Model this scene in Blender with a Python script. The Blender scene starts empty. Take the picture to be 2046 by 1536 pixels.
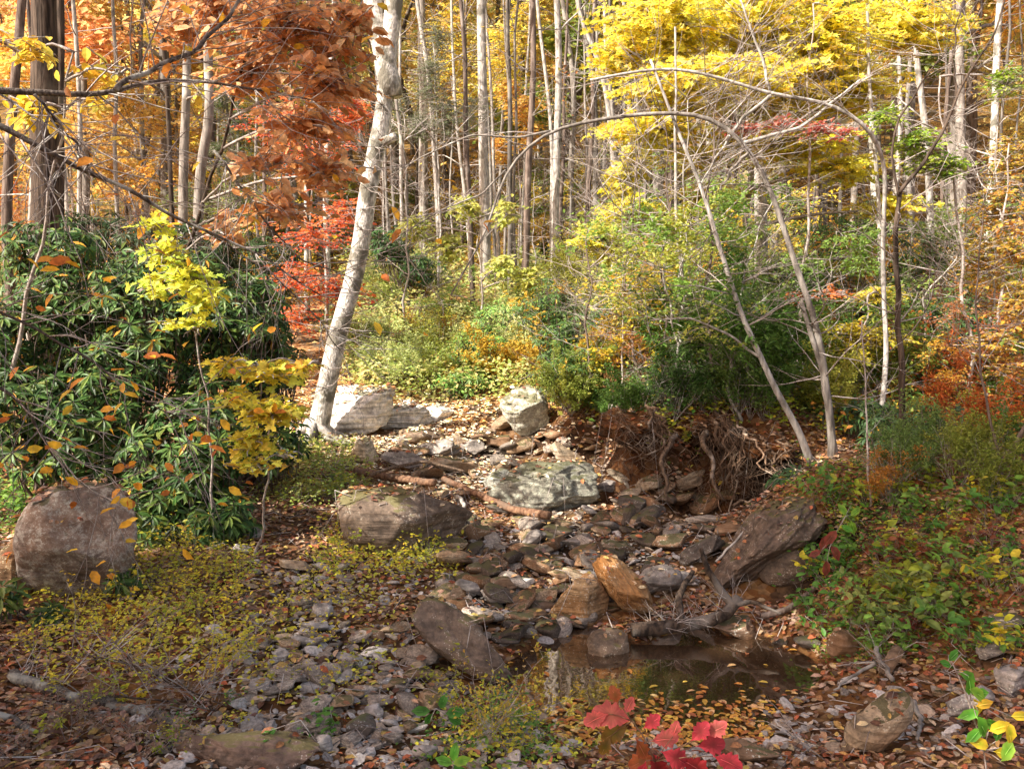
import bpy, bmesh, math, random
import numpy as np
from mathutils import Vector
from mathutils.bvhtree import BVHTree

R = random.Random(7)
NR = np.random.default_rng(11)
sc = bpy.context.scene
COL = sc.collection
PI = math.pi

# ------------------------------------------------------------------ camera
F, CX, CY, PITCH, CAMZ = 1772.0, 1023.0, 768.0, math.radians(5.0), 2.5
cam_d = bpy.data.cameras.new('camera'); cam = bpy.data.objects.new('camera', cam_d); COL.objects.link(cam)
cam.location = (0, 0, CAMZ); cam.rotation_euler = (PI/2 - PITCH, 0, 0)
cam_d.sensor_width = 36; cam_d.lens = 36*F/2046; cam_d.clip_end = 1000; cam_d.clip_start = 0.05
sc.camera = cam

def ray(px, py):
    a = (px-CX)/F; b = (CY-py)/F
    return np.array([a, math.cos(PITCH)+b*math.sin(PITCH), -math.sin(PITCH)+b*math.cos(PITCH)])
def P(px, py, d):
    """a point of the place seen at this pixel, d metres into the scene"""
    r = ray(px, py); return np.array([0, 0, CAMZ]) + r*(d/r[1])

# ------------------------------------------------------------------ noise
_perm = np.random.default_rng(3).permutation(256); _perm = np.concatenate([_perm, _perm])
_g = np.random.default_rng(4).normal(size=(256, 3)); _g /= np.linalg.norm(_g, axis=1)[:, None]
def noise(p):
    p = np.asarray(p, float); i = np.floor(p).astype(int); f = p-i; i &= 255
    u = f*f*f*(f*(f*6-15)+10)
    r = 0
    for dx in (0, 1):
        for dy in (0, 1):
            for dz in (0, 1):
                h = _perm[_perm[_perm[(i[..., 0]+dx) & 255]+((i[..., 1]+dy) & 255)]+((i[..., 2]+dz) & 255)]
                g = _g[h]
                w = (u[..., 0] if dx else 1-u[..., 0])*(u[..., 1] if dy else 1-u[..., 1])*(u[..., 2] if dz else 1-u[..., 2])
                r = r+w*(g[..., 0]*(f[..., 0]-dx)+g[..., 1]*(f[..., 1]-dy)+g[..., 2]*(f[..., 2]-dz))
    return r*1.4
def fbm(p, o=4, lac=2.1, gain=.5):
    a, s, r = 1, 1, 0
    for k in range(o):
        r = r+a*noise(p*s+k*7.3); a *= gain; s *= lac
    return r

# ------------------------------------------------------------------ terrain
def base(y):
    return np.interp(y, [-40, -10, 0, 3, 5, 7, 9, 11, 14, 17, 22, 30, 60, 100, 170, 260], [1.6, 1.2, .9, .45, .1, .2, .4, .9, 1.6, 2.1, 2.8, 4.1, 16.5, 37, 72, 100])
CP = []
def cz(px, py, z):
    r = ray(px, py); t = (z-CAMZ)/r[2]; CP.append((r[0]*t, r[1]*t, z))
def cd(px, py, d): CP.append(tuple(P(px, py, d)))
for a in [(0,1536,.25),(400,1536,.2),(800,1536,.08),(1100,1500,0),(1400,1500,.0),(1700,1536,.12),(2046,1536,.3),
          (150,1215,.3),(0,1300,.33),(300,1350,.22),(600,1400,.12),(850,1400,.03),
          (1060,1370,-.12),(1300,1350,-.2),(1500,1330,-.2),(1150,1300,-.14),(1400,1300,-.16),(1590,1350,-.11),(1300,1420,-.1),(1500,1420,-.07),
          (990,1440,.03),(1650,1400,.03),(1680,1310,.05),(960,1300,.06),(1050,1265,.03),(1300,1262,.0),(1460,1268,.0),(1600,1270,.04),(1200,1500,.0),
          (700,1200,.24),(500,1150,.35),(300,1150,.42),(300,1050,.5),(550,1020,.45),(600,940,.58),
          (900,1150,.15),(1050,1150,.13),(1250,1170,.1),(1400,1180,.1),(1000,1050,.25),(1250,1050,.22),(1400,1050,.2),
          (750,1050,.35),(800,960,.45),(1000,960,.4),(1200,970,.33),(1400,1000,.25),(1500,1015,.27),
          (650,890,.68),(800,900,.6),(950,895,.56),(1100,900,.56),(1200,930,.45),
          (1600,1190,.12),(1660,1180,.3),(1620,1010,.75),(1650,935,1.0),(1720,925,1.05),(1560,975,.72),(1800,1100,.65),(1950,1100,.72),(2046,1150,.72),
          (1800,1260,.26),(1950,1300,.32),(1900,960,1.08),(2046,960,1.15),(1750,1340,.12),(1700,1230,.22)]: cz(*a)
for a in [(1250,850,10.6),(1350,850,10.4),(1450,845,10.3),(1550,880,9.9),(1700,870,10.5),(1900,850,11.5),(1120,850,11.9),(1200,800,12.2),(1400,740,13.5),(1650,740,14),
          (1900,740,14.5),(720,790,14.2),(850,790,14.4),(1000,775,14.4),(800,700,16.8),(950,690,16.8),(800,620,19.5),(1000,620,19.5),(1200,620,19),(1500,620,20),
          (1900,600,20),(600,800,13.5),(400,880,11.2),(100,900,10.5),(600,700,17),(300,650,19),(0,650,19)]: cd(*a)
for px in (-400, 100, 600, 1100, 1600, 2100, 2600): cd(px, 525, 30)
for x in (-9, -4, 0, 4, 9):
    CP += [(x, 0, .9), (x, -8, 1.2)]
CP += [(-9, 6, 1.0), (-9, 12, 1.6), (9, 6, 1.4), (9, 12, 1.9), (-6, 3, .6), (6, 3, .75), (0, 3.2, .4), (-25, 15, 3), (25, 15, 3.5), (-60, 30, 6), (60, 30, 6),
       (-60, 60, 12), (-20, 60, 14), (10, 60, 17), (60, 60, 22), (-60, 100, 26), (-30, 100, 30), (0, 100, 36), (60, 100, 42), (-120, 0, 4), (120, 0, 6), (0, 170, 70), (-100, 170, 55), (100, 170, 78), (-30, -30, 2), (30, -30, 2)]
CP = np.array(CP); CPX = CP[:, :2]; _res = CP[:, 2]-base(CP[:, 1])
_D = np.linalg.norm(CPX[:, None]-CPX[None], axis=2)
_phi = lambda r: np.sqrt(r*r+.03)
_w = np.linalg.solve(_phi(_D)-np.eye(len(CP))*.01, _res)
def H(x, y, rough=True):
    x = np.asarray(x, float); y = np.asarray(y, float); sh = x.shape; x = x.ravel(); y = y.ravel()
    q = np.stack([x, y], 1); z = np.empty(len(x))
    for i in range(0, len(x), 20000):
        D = np.linalg.norm(q[i:i+20000, None]-CPX[None], axis=2); z[i:i+20000] = _phi(D)@_w
    z += base(y)
    z0 = np.stack([x, y, 0*x], 1)
    z += .035*noise(z0*1.7)+.015*noise(z0*5)
    z += np.clip((y-15)/20, 0, 1)*.35*noise(z0*.25)
    return z.reshape(sh)
def h(x, y): return float(H(np.array([x]), np.array([y]))[0])
_ts = np.concatenate([np.linspace(1.5, 25, 500), np.linspace(25, 160, 400)[1:]])
def G(px, py):
    """ground point seen at this pixel"""
    r = ray(px, py); r = r/r[1]; p = np.array([0, 0, CAMZ])+_ts[:, None]*r
    g = H(p[:, 0], p[:, 1]); k = np.argmax(g > p[:, 2])
    if g[k] <= p[k, 2]: k = len(_ts)-1
    return np.array([p[k, 0], p[k, 1], g[k]])

# ------------------------------------------------------------------ mesh builder
class MB:
    def __init__(s): s.v = []; s.f = []; s.c = []; s.n = 0; s.t = []
    def add(s, v, f, c=(1, 1, 1)):
        v = np.asarray(v, float); c = np.asarray(c, float)
        if c.ndim == 1: c = np.broadcast_to(c, (len(v), 3))
        s.v.append(v); s.c.append(c)
        for ff in (f if isinstance(f, list) else [f]): s.f.append(np.asarray(ff)+s.n)
        s.n += len(v)
    def tube(s, pts, rad, k=5, c=(1, 1, 1)):
        pts = np.asarray(pts, float); rad = np.broadcast_to(np.asarray(rad, float), (len(pts),)); s.t.append((pts, rad, k, c))
    def flush(s):
        d = {}
        for t in s.t: d.setdefault((len(t[0]), t[2]), []).append(t)
        s.t = []
        for (n, k), L in d.items():
            p = np.stack([t[0] for t in L]); r = np.stack([t[1] for t in L]); c = np.array([t[3] for t in L]); m = len(L)
            T = np.gradient(p, axis=1); T /= np.linalg.norm(T, axis=2)[..., None]+1e-9
            ax = np.abs(T).max(axis=1).argmin(axis=1); ref = np.eye(3)[ax][:, None]
            N = np.cross(T, ref); N /= np.linalg.norm(N, axis=2)[..., None]+1e-9; B = np.cross(T, N)
            a = np.arange(k)*2*PI/k
            v = p[:, :, None]+r[:, :, None, None]*(np.cos(a)[:, None]*N[:, :, None]+np.sin(a)[:, None]*B[:, :, None])
            v = v.reshape(m, n*k, 3); v = np.concatenate([v, p[:, :1], p[:, -1:]], 1)
            i = np.arange(n-1)[:, None]*k; j = np.arange(k)[None]; j2 = (j+1) % k
            q = np.stack([i+j, i+j2, i+k+j2, i+k+j], 2).reshape(-1, 4)
            cap = np.concatenate([np.stack([np.full(k, n*k), j2[0], j[0]], 1), np.stack([np.full(k, n*k+1), (n-1)*k+j[0], (n-1)*k+j2[0]], 1)])
            off = np.arange(m)[:, None, None]*(n*k+2)
            s.add(v.reshape(-1, 3), [(q+off).reshape(-1, 4), (cap+off).reshape(-1, 3)], np.repeat(c, n*k+2, 0))
    def mesh(s, name, mat, origin=(0, 0, 0), smooth=True):
        s.flush()
        me = bpy.data.meshes.new(name)
        V = np.concatenate(s.v)-np.asarray(origin); me.vertices.add(len(V)); me.vertices.foreach_set('co', V.ravel().astype(np.float32))
        idx = np.concatenate([f.ravel() for f in s.f]).astype(np.int32); tot = np.concatenate([np.full(len(f), f.shape[1]) for f in s.f])
        me.loops.add(len(idx)); me.loops.foreach_set('vertex_index', idx)
        me.polygons.add(len(tot)); me.polygons.foreach_set('loop_start', np.concatenate([[0], np.cumsum(tot)[:-1]]).astype(np.int32))
        me.polygons.foreach_set('use_smooth', np.full(len(tot), smooth))
        me.update(calc_edges=True)
        ca = me.color_attributes.new('col', 'FLOAT_COLOR', 'POINT')
        C = np.concatenate(s.c); ca.data.foreach_set('color', np.concatenate([C, np.ones((len(C), 1))], 1).ravel().astype(np.float32))
        me.materials.append(mat); return me
    def part(s, name, mat, parent, smooth=True, wo=None):
        """one mesh as a part of a thing"""
        o = bpy.data.objects.new(name, s.mesh(name, mat, wloc(parent) if wo is None else wo, smooth)); COL.objects.link(o); o.parent = parent; return o
    def top(s, name, mat, label=None, cat=None, group=None, kind=None, origin=None, smooth=True):
        if origin is None: origin = (0, 0, 0)
        o = bpy.data.objects.new(name, s.mesh(name, mat, origin, smooth)); COL.objects.link(o); o.location = tuple(origin)
        tag(o, label, cat, group, kind); return o
def wloc(o):
    v = Vector(o.location)
    while o.parent: o = o.parent; v = v+Vector(o.location)
    return np.array(v)
def tag(o, label=None, cat=None, group=None, kind=None):
    if label: o['label'] = label
    if cat: o['category'] = cat
    if group: o['group'] = group
    if kind: o['kind'] = kind
def thing(name, label, cat, loc, group=None):
    o = bpy.data.objects.new(name, None); COL.objects.link(o); o.location = tuple(float(a) for a in loc); o.empty_display_size = .1
    tag(o, label, cat, group); return o
def dup(root, loc, rz=0, sc_=1, label=None, group=None, colors=None):
    r = root.copy(); COL.objects.link(r); r.location = tuple(float(a) for a in loc); r.rotation_euler = (0, 0, rz); r.scale = (sc_,)*3
    if label: r['label'] = label
    if group: r['group'] = group
    for ch in list(root.children):
        c = ch.copy(); COL.objects.link(c); c.parent = r
        if colors and c.name.split('.')[0] in colors: c.color = (*colors[c.name.split('.')[0]], 1)
        for g in ch.children:
            d = g.copy(); COL.objects.link(d); d.parent = c
    return r

# ------------------------------------------------------------------ materials
class M:
    def __init__(s, name):
        s.m = bpy.data.materials.new(name); s.m.use_nodes = True; s.n = s.m.node_tree.nodes; s.l = s.m.node_tree.links; s.n.clear()
        s.out = s.n.new('ShaderNodeOutputMaterial')
    def N(s, t, **k):
        n = s.n.new(t)
        for a, b in k.items():
            if a.startswith('i_'): n.inputs[a[2:].replace('_', ' ')].default_value = b
            else: setattr(n, a, b)
        return n
    def L(s, a, b): s.l.new(a, b)
    def tex(s, kind, scale, co, **k):
        n = s.N('ShaderNodeTex'+kind, **k); n.inputs['Scale'].default_value = scale; s.L(co, n.inputs['Vector']); return n
    def ramp(s, fac, stops):
        n = s.N('ShaderNodeValToRGB'); e = n.color_ramp.elements
        while len(e) < len(stops): e.new(.5)
        for a, (p, c) in zip(e, stops): a.position = p; a.color = (*c, 1) if len(c) == 3 else c
        s.L(fac, n.inputs[0]); return n.outputs[0]
    def mix(s, fac, a, b, mode='MIX'):
        n = s.N('ShaderNodeMix', data_type='RGBA', blend_type=mode)
        for v, i in ((fac, 0), (a, 6), (b, 7)):
            if isinstance(v, (int, float)): n.inputs[i].default_value = v
            elif isinstance(v, tuple): n.inputs[i].default_value = (*v, 1)
            else: s.L(v, n.inputs[i])
        return n.outputs[2]
    def math(s, op, a, b=0.0):
        n = s.N('ShaderNodeMath', operation=op)
        for v, i in ((a, 0), (b, 1)):
            if isinstance(v, (int, float)): n.inputs[i].default_value = v
            else: s.L(v, n.inputs[i])
        return n.outputs[0]
    def bump(s, hgt, strength, dist, prev=None):
        n = s.N('ShaderNodeBump'); n.inputs['Strength'].default_value = strength; n.inputs['Distance'].default_value = dist; s.L(hgt, n.inputs['Height'])
        if prev: s.L(prev, n.inputs['Normal'])
        return n.outputs[0]
    def pbr(s, col, rough=.8, spec=.3, normal=None):
        n = s.N('ShaderNodeBsdfPrincipled'); n.inputs['Roughness'].default_value = rough; n.inputs['Specular IOR Level'].default_value = spec
        if isinstance(col, tuple): n.inputs['Base Color'].default_value = (*col, 1)
        else: s.L(col, n.inputs['Base Color'])
        if normal: s.L(normal, n.inputs['Normal'])
        return n
def leaf_mat(name, trans=.35, rough=.5, spec=.3, veins=25):
    m = M(name); a = m.N('ShaderNodeAttribute', attribute_name='col'); oi = m.N('ShaderNodeObjectInfo')
    c = m.mix(1.0, a.outputs['Color'], oi.outputs['Color'], 'MULTIPLY')
    co = m.N('ShaderNodeTexCoord').outputs['Object']; nz = m.tex('Noise', veins, co)
    v = m.ramp(nz.outputs[0], [(.3, (.62, .6, .6)), (.7, (1.2, 1.2, 1.15))]); c = m.mix(1.0, c, v, 'MULTIPLY')
    b = m.pbr(c, rough, spec); t = m.N('ShaderNodeBsdfTranslucent'); m.L(c, t.inputs[0])
    x = m.N('ShaderNodeMixShader'); x.inputs[0].default_value = trans; m.L(b.outputs[0], x.inputs[1]); m.L(t.outputs[0], x.inputs[2]); m.L(x.outputs[0], m.out.inputs[0]); return m.m
def bark_mat(name, c1, c2, c3=None, patch=.55, scale=6, groove=1.0, stretch=.18):
    m = M(name); co = m.N('ShaderNodeTexCoord').outputs['Object']; mp = m.N('ShaderNodeMapping'); m.L(co, mp.inputs[0]); mp.inputs['Scale'].default_value = (1, 1, stretch)
    a = m.N('ShaderNodeAttribute', attribute_name='col'); oi = m.N('ShaderNodeObjectInfo')
    n1 = m.tex('Noise', scale*6, mp.outputs[0]); n1.inputs['Detail'].default_value = 6
    n2 = m.tex('Noise', scale*.6, co); n2.inputs['Detail'].default_value = 5
    c = m.mix(m.ramp(n1.outputs[0], [(.35, (0, 0, 0)), (.65, (1, 1, 1))]), c1, c2)
    if c3: c = m.mix(m.ramp(n2.outputs[0], [(patch-.05, (0, 0, 0)), (patch+.05, (1, 1, 1))]), c, c3)
    c = m.mix(1.0, c, a.outputs['Color'], 'MULTIPLY'); c = m.mix(1.0, c, oi.outputs['Color'], 'MULTIPLY')
    nb = m.bump(n1.outputs[0], .8*groove, .02)
    m.L(m.pbr(c, .85, .2, nb).outputs[0], m.out.inputs[0]); return m.m
def rock_mat(name, c1, c2, lichen=.0, moss=0.0, strata=0.4, lcol=(.55, .58, .5), rust=0.0):
    m = M(name); co = m.N('ShaderNodeTexCoord').outputs['Object']; geo = m.N('ShaderNodeNewGeometry'); oi = m.N('ShaderNodeObjectInfo')
    ofs = m.N('ShaderNodeVectorMath', operation='ADD'); m.L(co, ofs.inputs[0]); 
    rv = m.N('ShaderNodeCombineXYZ'); m.L(m.math('MULTIPLY', oi.outputs['Random'], 37.0), rv.inputs[0]); m.L(m.math('MULTIPLY', oi.outputs['Random'], 11.0), rv.inputs[2]); m.L(rv.outputs[0], ofs.inputs[1]); co = ofs.outputs[0]
    n1 = m.tex('Noise', 3.5, co); n1.inputs['Detail'].default_value = 8; n1.inputs['Roughness'].default_value = .65
    n2 = m.tex('Noise', 22, co); n2.inputs['Detail'].default_value = 8; n2.inputs['Roughness'].default_value = .7
    mp = m.N('ShaderNodeMapping'); m.L(co, mp.inputs[0]); mp.inputs['Scale'].default_value = (.5, .5, 7); mp.inputs['Rotation'].default_value = (.12, .15, 0)
    n3 = m.tex('Noise', 4, mp.outputs[0]); n3.inputs['Detail'].default_value = 6; n3.inputs['Distortion'].default_value = .6
    c = m.mix(m.ramp(n1.outputs[0], [(.32, (0, 0, 0)), (.68, (1, 1, 1))]), c1, c2)
    c = m.mix(1.0, c, m.ramp(n2.outputs[0], [(.3, (.45, .45, .45)), (.7, (1.45, 1.42, 1.4))]), 'MULTIPLY')
    c = m.mix(strata, c, m.ramp(n3.outputs[0], [(.38, (.35, .33, .32)), (.5, (.95, .93, .9)), (.62, (1.5, 1.45, 1.4))]), 'MULTIPLY')
    if rust: 
        n5 = m.tex('Noise', 2.2, co); c = m.mix(m.math('MULTIPLY', m.ramp(n5.outputs[0], [(.42, (0, 0, 0)), (.6, (1, 1, 1))]), rust), c, (.30, .13, .035))
    if lichen:
        v = m.tex('Noise', 13, co); v.inputs['Detail'].default_value = 12; v.inputs['Roughness'].default_value = .9
        t = .68-.25*lichen
        c = m.mix(m.ramp(v.outputs[0], [(t, (0, 0, 0)), (t+.06, (1, 1, 1))]), c, lcol)
        v2 = m.tex('Voronoi', 60, co); k = m.math('MULTIPLY', m.math('LESS_THAN', v2.outputs['Distance'], m.math('MULTIPLY', m.math('SUBTRACT', n2.outputs[0], .35), 1.5)), m.math('GREATER_THAN', n1.outputs[0], .52))
        c = m.mix(m.math('MULTIPLY', k, .7), c, tuple(min(1, a*1.15) for a in lcol))
    if moss:
        sx = m.N('ShaderNodeSeparateXYZ'); m.L(geo.outputs['Normal'], sx.inputs[0])
        k = m.math('ADD', m.math('MULTIPLY', sx.outputs[2], .55), n1.outputs[0]); t = 1.15-.4*moss
        c = m.mix(m.math('MULTIPLY', m.ramp(k, [(min(.99, t-.07), (0, 0, 0)), (min(1, t+.07), (1, 1, 1))]), .85), c, (.075, .075, .03))
    c = m.mix(1.0, c, oi.outputs['Color'], 'MULTIPLY')
    nb = m.bump(n3.outputs[0], .6*strata+.15, .05); nb = m.bump(n2.outputs[0], .55, .02, nb)
    m.L(m.pbr(c, .75, .3, nb).outputs[0], m.out.inputs[0]); return m.m

LEAF = leaf_mat('leaf', .5); RHODO = leaf_mat('glossy_leaf', .18, .45, .22); LITTER = leaf_mat('litter_leaf', .1, .7, .2, 60)
BARKS = dict(
    birch=bark_mat('pale_bark', (.3, .28, .25), (.74, .71, .66), (.17, .16, .13), .53, 7, 1.1, .45),
    pale=bark_mat('pale_grey_bark', (.22, .2, .18), (.52, .49, .45), (.14, .13, .11), .6, 4, .8, .3),
    grey=bark_mat('grey_bark', (.12, .105, .09), (.3, .27, .24), (.42, .4, .36), .6, 3, 1, .2),
    dark=bark_mat('dark_bark', (.02, .014, .01), (.11, .08, .06), (.14, .12, .09), .66, 3.5, 1.8, .12),
    brown=bark_mat('brown_bark', (.07, .05, .04), (.2, .155, .13), (.3, .26, .23), .62, 4, 1.2, .15),
    twig=bark_mat('twig_bark', (.18, .145, .13), (.4, .35, .32), (.5, .47, .44), .58, 12, .4, .6),
    red=bark_mat('stripped_wood', (.1, .05, .03), (.26, .15, .09), (.15, .1, .07), .6, 5, 1.3, .5),
    mottled=bark_mat('mottled_bark', (.04, .03, .026), (.15, .12, .1), (.36, .34, .3), .56, 9, .8, .6),
    lichen=bark_mat('lichen_log', (.05, .042, .035), (.17, .15, .13), (.33, .33, .29), .56, 9, 1, .7),
    root=bark_mat('root_bark', (.05, .033, .022), (.19, .13, .09), (.34, .29, .24), .6, 8, .8, .5),
    wet=bark_mat('wet_wood', (.02, .015, .012), (.1, .07, .05), (.16, .14, .12), .6, 5, 1.2, .5))
ROCKS = dict(
    grey=rock_mat('slate', (.17, .16, .155), (.34, .32, .3), .12, 0, .5),
    brown=rock_mat('brown_stone', (.12, .085, .06), (.27, .2, .14), .08, .1, .5, rust=.3),
    orange=rock_mat('rusty_stone', (.2, .11, .05), (.42, .28, .15), .12, 0, .55, rust=.8, lcol=(.45, .42, .36)),
    lichen=rock_mat('lichened_boulder', (.13, .1, .09), (.3, .255, .23), .72, .35, .1, (.45, .45, .42), .22),
    mossy=rock_mat('mossy_boulder', (.17, .165, .14), (.36, .35, .31), .65, .65, .3, (.55, .57, .48)),
    dark=rock_mat('dark_boulder', (.045, .036, .03), (.15, .122, .1), .42, .4, .3, (.3, .31, .29)),
    white=rock_mat('bright_boulder', (.5, .48, .44), (.85, .83, .78), .2, .05, .6, (.85, .85, .8)),
    tan=rock_mat('tan_boulder', (.2, .165, .12), (.42, .36, .27), .3, .15, .5, (.5, .48, .4), .3))

# ground
def ground_mat():
    m = M('forest_floor'); co = m.N('ShaderNodeTexCoord').outputs['Object']; geo = m.N('ShaderNodeNewGeometry')
    v = m.tex('Voronoi', 14, co); v2 = m.tex('Voronoi', 23, co)
    n = m.tex('Noise', 1.2, co); n.inputs['Detail'].default_value = 8
    n2 = m.tex('Noise', 30, co); n2.inputs['Detail'].default_value = 6
    sep = m.N('ShaderNodeSeparateColor'); m.L(v.outputs['Color'], sep.inputs[0])
    leaf = m.ramp(sep.outputs[0], [(0, (.09, .045, .02)), (.25, (.24, .1, .035)), (.5, (.36, .17, .06)), (.7, (.42, .24, .1)), (.85, (.5, .3, .16)), (1, (.16, .08, .04))])
    soil = m.mix(m.ramp(n2.outputs[0], [(.3, (0, 0, 0)), (.7, (1, 1, 1))]), (.035, .024, .016), (.13, .09, .06))
    c = m.mix(m.ramp(n.outputs[0], [(.38, (0, 0, 0)), (.52, (1, 1, 1))]), soil, leaf)
    a = m.N('ShaderNodeAttribute', attribute_name='col'); c = m.mix(1.0, c, a.outputs['Color'], 'MULTIPLY')
    nb = m.bump(v.outputs['Distance'], .7, .03); nb = m.bump(n2.outputs[0], .5, .02, nb)
    m.L(m.pbr(c, .9, .15, nb).outputs[0], m.out.inputs[0]); return m.m
def grid_axis(lo, hi, c0, c1, step, growth=1.08):
    a = list(np.arange(c0, c1, step)); s = step; x = a[-1]
    while x < hi: s *= growth; x += s; a.append(x)
    s = step; x = a[0]; b = []
    while x > lo: s *= growth; x -= s; b.append(x)
    return np.array(b[::-1]+a)
gx = grid_axis(-190, 190, -5.5, 5.5, .045, 1.05); gy = grid_axis(-40, 240, 3.4, 12, .045, 1.045)
XX, YY = np.meshgrid(gx, gy); ZZ = H(XX, YY)
for hx, hy, rx, ry, dp in [(2.42, 9.55, .33, .2, .38), (1.22, 9.95, .2, .18, .3), (3.0, 9.3, .25, .16, .25)]:   # hollows washed out under the bank
    ZZ -= dp*np.exp(-(((XX-hx)/rx)**2+((YY-hy)/ry)**2)**1.5)
# how gravelly a spot is
GRV = [tuple(G(*p)[:2])+(w,) for *p, w in [(600, 1300, .75), (550, 1450, .7), (750, 1350, .7), (750, 1480, .7), (950, 1200, .7), (1050, 1100, .8), (1250, 1110, .8), (950, 960, .8), (860, 900, .9), (1300, 1450, .5), (850, 1150, .5), (1150, 970, .8), (1350, 1050, .8), (420, 1500, .5), (1150, 1050, .7), (650, 1180, .6), (1800, 1450, .5), (1600, 1480, .5), (1400, 1500, .5), (1000, 900, .9), (1000, 1500, .6)]]
def gravelly(x, y):
    r = 0*x
    for a, b, w in GRV: r = np.maximum(r, np.exp(-((x-a)**2+(y-b)**2)/w**2))
    return r
gv = gravelly(XX, YY)
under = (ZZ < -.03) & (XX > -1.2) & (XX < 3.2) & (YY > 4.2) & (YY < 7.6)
col = np.ones(XX.shape+(3,))
col = col*(1-gv[..., None]*.55)
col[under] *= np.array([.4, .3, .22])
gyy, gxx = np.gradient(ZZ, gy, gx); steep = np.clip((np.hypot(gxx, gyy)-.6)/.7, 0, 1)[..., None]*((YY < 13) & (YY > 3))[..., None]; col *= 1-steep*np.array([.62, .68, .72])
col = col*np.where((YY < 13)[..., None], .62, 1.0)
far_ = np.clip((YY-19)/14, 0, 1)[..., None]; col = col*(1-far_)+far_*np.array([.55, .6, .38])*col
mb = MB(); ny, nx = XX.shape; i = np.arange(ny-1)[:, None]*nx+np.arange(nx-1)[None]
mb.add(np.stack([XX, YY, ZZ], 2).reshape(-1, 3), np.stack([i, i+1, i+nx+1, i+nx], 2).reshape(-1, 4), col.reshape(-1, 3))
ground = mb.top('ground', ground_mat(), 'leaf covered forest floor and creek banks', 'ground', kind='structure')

# from here on heights are read off the ground sheet itself
_Hslow = H
def H(x, y):
    x = np.asarray(x, float); y = np.asarray(y, float)
    i = np.clip(np.searchsorted(gx, x)-1, 0, len(gx)-2); j = np.clip(np.searchsorted(gy, y)-1, 0, len(gy)-2)
    u = np.clip((x-gx[i])/(gx[i+1]-gx[i]), 0, 1); v = np.clip((y-gy[j])/(gy[j+1]-gy[j]), 0, 1)
    return ZZ[j, i]*(1-u)*(1-v)+ZZ[j, i+1]*u*(1-v)+ZZ[j+1, i]*(1-u)*v+ZZ[j+1, i+1]*u*v

# ------------------------------------------------------------------ rocks
_ico = {}
def ico(sub):
    if sub not in _ico:
        bm = bmesh.new(); bmesh.ops.create_icosphere(bm, subdivisions=sub, radius=1)
        _ico[sub] = (np.array([v.co[:] for v in bm.verts]), np.array([[v.index for v in f.verts] for f in bm.faces])); bm.free()
    return _ico[sub]
def rock(seed, sub, dims, cuts=9, lo=.5, hi=.85, rough=.1, strata=.03):
    v, f = ico(sub); v = v.copy(); rg = np.random.default_rng(seed)
    v = np.sign(v)*np.abs(v)**.82
    for k in range(cuts):
        n = rg.normal(size=3); n /= np.linalg.norm(n); o = rg.uniform(lo, hi); t = v@n; w = t > o; v[w] -= n*((t[w]-o)*.93)[:, None]
    s = rg.uniform(0, 50); nn = v/np.linalg.norm(v, axis=1)[:, None]
    v += nn*(rough*fbm(v*1.6+s, 5)[:, None])
    ax = rg.normal(size=3)*.25+np.array([0, 0, 1]); t = v@ax
    v += nn*(strata*noise(np.stack([t*9+s, v[:, 0]*.8, v[:, 1]*.8], 1)))[:, None]
    v /= (v.max(0)-v.min(0)); 
    return v*np.array(dims), f
def rot(v, rz=0, ry=0, rx=0):
    c, s = math.cos(rx), math.sin(rx); v = v@np.array([[1, 0, 0], [0, c, -s], [0, s, c]]).T
    c, s = math.cos(ry), math.sin(ry); v = v@np.array([[c, 0, s], [0, 1, 0], [-s, 0, c]]).T
    c, s = math.cos(rz), math.sin(rz); return v@np.array([[c, -s, 0], [s, c, 0], [0, 0, 1]]).T
bvh_v, bvh_f, bvh_n = [], [], 0
def to_bvh(v, f):
    global bvh_n
    bvh_v.append(v); bvh_f.append(f+bvh_n); bvh_n += len(v)
def boulder(px, pb, w, hgt, mat, label, roll=0, depth=.8, sub=5, cuts=9, name='boulder', tint=(1, 1, 1), yaw=0, sink=.1, group=None, seed=None, rough=.1, strata=.03, cat=None, lift=0, back=0):
    """px centre column, pb row of the foot, w x hgt the size it shows in the photo (2046 wide)"""
    g = G(px, min(pb-4, 1530)); d = g[1]; k = d/F; W, Hh = w*k, hgt*k; cs, sn = abs(math.cos(math.radians(roll))), abs(math.sin(math.radians(roll)))
    if roll:  # undo the roll so that the rolled piece fills w x hgt
        a = max(W, Hh); L = max(math.hypot(W, Hh)*.92, .01); th = max(.3*L, min(W, Hh)*.62); dims = (L, L*.5*depth+th*.3, th)
    else: dims = (W*1.05, max(W, Hh)*depth, Hh*(1+sink))
    v, f = rock(seed or int(px*7+pb), sub, dims, cuts, rough=rough, strata=strata)
    v = rot(v, math.radians(yaw), math.radians(-roll))
    c = np.array([g[0], g[1]+dims[1]*.25+back, g[2]+Hh*(.5-sink*.5)+lift])
    m = MB(); m.add(v+c, f); to_bvh(v+c, f)
    o = m.top(name, ROCKS[mat], label, cat or ('boulder' if w > 90 else 'rock'), group, origin=c-np.array([0, 0, Hh*.45])); o.color = (*tint, 1); return o

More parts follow.
